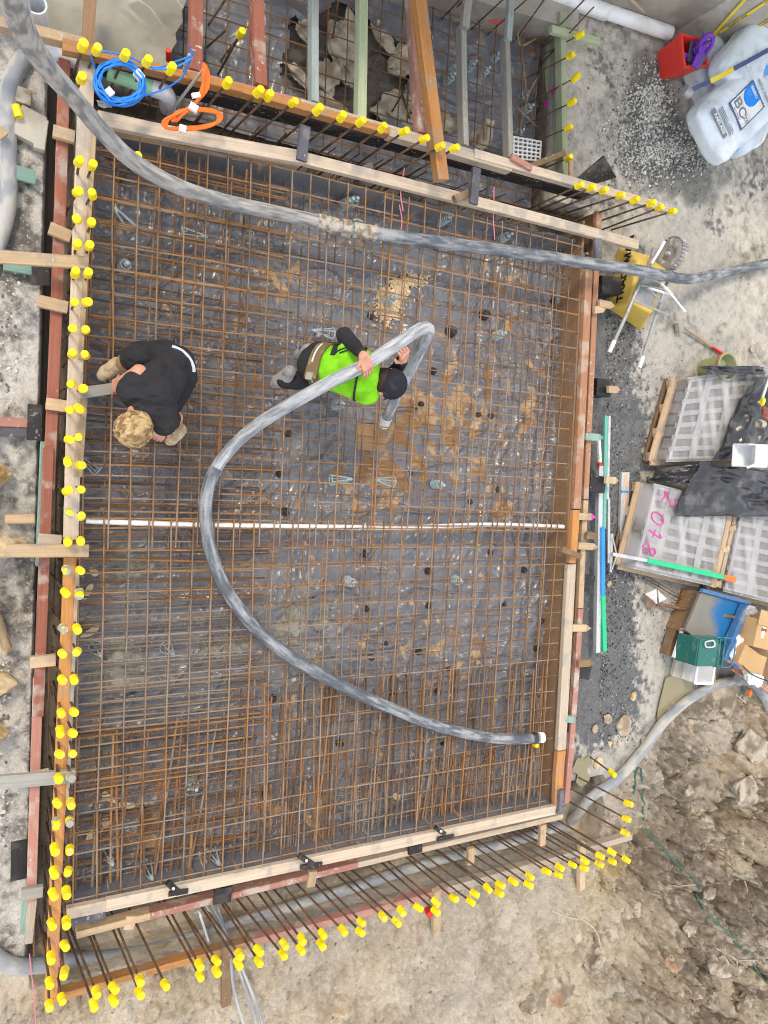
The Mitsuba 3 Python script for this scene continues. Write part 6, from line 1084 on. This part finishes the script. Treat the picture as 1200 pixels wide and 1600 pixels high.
def girdle(c, r, w, th, a0, a1, n=26): return thick(gridmesh(lambda u, v: c + ax * ((v - .5) * w)[..., None] + (np.cos(a0 + (a1 - a0) * u)[..., None] * sd + np.sin(a0 + (a1 - a0) * u)[..., None] * ud) * r, n, 3), -th)
part(t, 'tool_belt', girdle(bc_, .168, .085, .012, 0, 6.28, 40), 'm_belt', 40)
part(t, 'belt_pouch', rbox(bc_ + ud * .155 - sd * -.075, (.09, .12, .03), .01, basis(ax, sd)), 'm_belt', 40)
part(t, 'pouch_label', rbox(bc_ + ud * .168 + sd * .12 + ax * .0, (.05, .05, .012), .004, basis(ax, sd)), 'm_cap_dirty', 30)
for k, o in enumerate((.03, .075)): part(t, 'reflective_strip', girdle(J['waist'] * .9 + J['pel'] * .1 + ax * (o - .1), .166 if k else .172, .010, .004, .6 + .4 * k, 2.4, 16), 'm_white_cloth' if k == 0 else 'm_ink', 40)
ax = unit(J['neck'] - J['waist']); sd = unit(np.cross(ax, [0, 0, 1])); ud = np.cross(sd, ax)
part(t, 'dark_band', girdle(J['chest'] + ax * .03, .184, .014, .004, -.7, 3.6, 40), 'm_ink', 40)
part(t, 'dark_band', girdle(J['waist'] * .7 + J['pel'] * .3 + ax * .02, .168, .05, .004, 1.9, 3.6, 24), BC, 40)
for o in (.30, .42): q = J['shL'] * (1 - o) + J['elL'] * o; dl, s1, n1_ = frame(J['elL'] - J['shL']); part(t, 'sleeve_stripe', thick(gridmesh(lambda u, v: q + dl * ((v - .5) * .008)[..., None] + (np.cos(u * 6.28)[..., None] * s1 + np.sin(u * 6.28)[..., None] * n1_) * (.088 if o < .4 else .080), 30, 3), -.004), 'm_ink', 40)
cs = np.cross(hf, hu); cbase = J['head'] + hu * .028 - hf * .012
capm = m3.Manifold.hull_points(np.vstack([SPH * .107 * np.array([1, 1, 1.0]) + cbase])).trim_by_plane([float(x) for x in hu], float(np.dot(cbase, hu) - .018)).refine_to_length(.015)
part(t, 'cap', tm(capm), 'm_cap_cloth', 50)
part(t, 'cap_peak', thick(gridmesh(lambda u, v: cbase + hu[None, None] * (-.014 - .03 * v * v - .02 * (2 * u - 1)**2)[..., None] + hf[None, None] * (.075 + .105 * v * np.sqrt(np.clip(1 - (2 * u - 1)**2 * .75, 0, 1)))[..., None] + cs[None, None] * ((2 * u - 1) * .085)[..., None], 14, 6), -.006), 'm_cap_cloth', 40)
for o in (-.010, .014): part(t, 'cap_badge', rbox(cbase + hu * .082 + hf * .068 + cs * o, (.008, .012, .006), .002, basis(cs, hf)), 'm_white', 30)
part(t, 'hair', flesh([[(J['head'] - hf * .03 - hu * .02, .088), (J['head'] - hf * .045 - hu * .055, .066)]], .018, 3), 'm_dark_hair', True)
# --- the squatting worker in black
def _s(u, v, z): return P(238 + (u - 238) * .93, 612 + (v - 612) * .95, z)
K = dict(pel=_s(272, 570, .60), waist=_s(256, 590, .72), chest=_s(236, 617, .80), neck=_s(220, 645, .84), head=_s(206, 672, .84), shR=_s(203, 610, .84), shL=_s(258, 662, .78), hipR=_s(262, 558, .58), hipL=_s(284, 584, .58),
         kneeR=_s(214, 553, .70), ankR=_s(190, 566, .40), kneeL=_s(262, 640, .56), ankL=_s(276, 668, .36), elR=_s(216, 580, .84), wrR=_s(184, 596, .50), elL=_s(277, 655, .58), wrL=_s(256, 672, .42))
fdir = unit((K['neck'] - K['pel']) * [1, 1, 0]); hf = unit(fdir * .55 + np.array([0, 0, -.8])); hu = unit(fdir * .8 + np.array([0, 0, .5]))
t = thing('person', 'fair haired worker in black squatting at the left edge and bending over the steel', 'person')
bones = [[(K['pel'], .135), (K['waist'], .125)], [(K['waist'], .125), (K['chest'], .14)], [(K['chest'], .135), (K['neck'], .08)], [(K['shR'], .07), (K['shL'], .07)], [(K['neck'], .062), (K['head'], .06)],
         [(K['hipR'], .10), (K['kneeR'], .068)], [(K['hipL'], .10), (K['kneeL'], .068)], [(K['kneeR'], .062), (K['ankR'], .045)], [(K['kneeL'], .062), (K['ankL'], .045)],
         [(K['shR'], .06), (K['elR'], .048)], [(K['elR'], .046), (K['wrR'], .030)], [(K['shL'], .06), (K['elL'], .048)], [(K['elL'], .046), (K['wrL'], .030)]] + head_bones(K['head'], hf, hu)
part(t, 'body', flesh(bones, .018, 6), SK, True)
part(t, 'hand', flesh([[(K['elR'] * .25 + K['wrR'] * .75, .031), (K['wrR'], .027)]] + hand(K['wrR'], P(172, 606, .38) - K['wrR'], [-.3, .3, 1], .9, 1, 1), .0045, 3), SK, True)
part(t, 'hand', flesh([[(K['elL'] * .25 + K['wrL'] * .75, .031), (K['wrL'], .027)]] + hand(K['wrL'], P(246, 684, .36) - K['wrL'], [.1, .2, 1], .7, 1, -1), .0045, 3), SK, True)
part(t, 'shirt', flesh([[(K['pel'] * .75 + K['waist'] * .25, .142), (K['waist'], .142)], [(K['waist'], .142), (K['chest'], .160)], [(K['chest'], .154), (K['neck'] - fdir * .03, .092)], [(K['shR'], .088), (K['shL'], .088)], [(K['chest'], .155), (K['shR'], .084)], [(K['chest'], .155), (K['shL'], .084)], [(K['shR'], .084), (K['shR'] * .62 + K['elR'] * .38, .072)], [(K['shL'], .084), (K['shL'] * .55 + K['elL'] * .45, .072)]], .018, 6, .014, 9), BC, True)
part(t, 'shorts', flesh([[(K['pel'], .146), (K['pel'] * .6 + K['waist'] * .4, .136)], [(K['hipR'], .118), (K['kneeR'], .088)], [(K['hipL'], .118), (K['kneeL'], .088)], [(K['kneeR'], .086), (K['kneeR'] * .6 + K['ankR'] * .4, .072)]], .018, 5, .014, 12), BC, True)
for a, tt, h_ in [('ankR', P(157, 589, .31), P(182, 570, .30)), ('ankL', P(262, 690, .31), P(279, 672, .31))]:
    part(t, 'boot', flesh(boot(tt, h_, K[a], np.array([0, 0, 1.0]), 1.05), .014, 4, .006, 20), 'm_tan_boot', True)
part(t, 'sock', flesh([[(K['ankR'], .056), (K['ankR'] * .5 + K['kneeR'] * .5, .068)]], .016, 4), 'm_sock', True)
part(t, 'sock', flesh([[(K['ankL'], .056), (K['ankL'] * .6 + K['kneeL'] * .4, .064)]], .016, 4), 'm_sock', True)
hb = [[(K['head'] + hu * .032 - hf * .024, .098), (K['head'] + hu * .005 - hf * .055, .088)]]
r8 = np.random.default_rng(5)
locks = []
for _ in range(420):
    d8 = unit(r8.normal(size=3) + hu * .8 - hf * .6); tg = unit(np.cross(d8, hu + .6 * r8.normal(size=3))); ph = r8.random() * 6.28; hc = K['head'] + hu * .028 - hf * .03; pts_ = []
    for s8 in np.linspace(0, 1, 7): pts_.append(hc + unit(d8 + tg * (s8 - .5) * .75 + np.cross(d8, tg) * .13 * math.sin(ph + s8 * 7)) * (.096 + .010 * math.sin(s8 * 3.14) + .004 * math.sin(ph)))
    locks.append(tube(np.array(pts_), np.array([.004, .0075, .009, .009, .008, .006, .003]), 5))
part(t, 'hair', join([flesh(hb, .014, 3)] + locks), 'm_hair', True)
wp = K['pel'] * .93 + K['waist'] * .07; ax = unit(K['waist'] - K['pel']); sd = unit(np.cross(ax, [0, 0, 1])); ud = np.cross(sd, ax)
part(t, 'shirt_hem', thick(gridmesh(lambda u, v: wp + ax * ((v - .5) * .020 - .03 * 0)[..., None] + (np.cos(.9 + 1.55 * u)[..., None] * sd + np.sin(.9 + 1.55 * u)[..., None] * ud) * (.157 - .02 * (2 * v - 1)**2)[..., None], 20, 4), -.006), 'm_white_cloth', 40, 'white underlayer showing at the back')
single('straightedge', 'narrow grey timber straightedge under the hand of the squatting worker', 'straightedge', beam(P(127, 614, .47), P(183, 606, .40), .07, .03), GY)
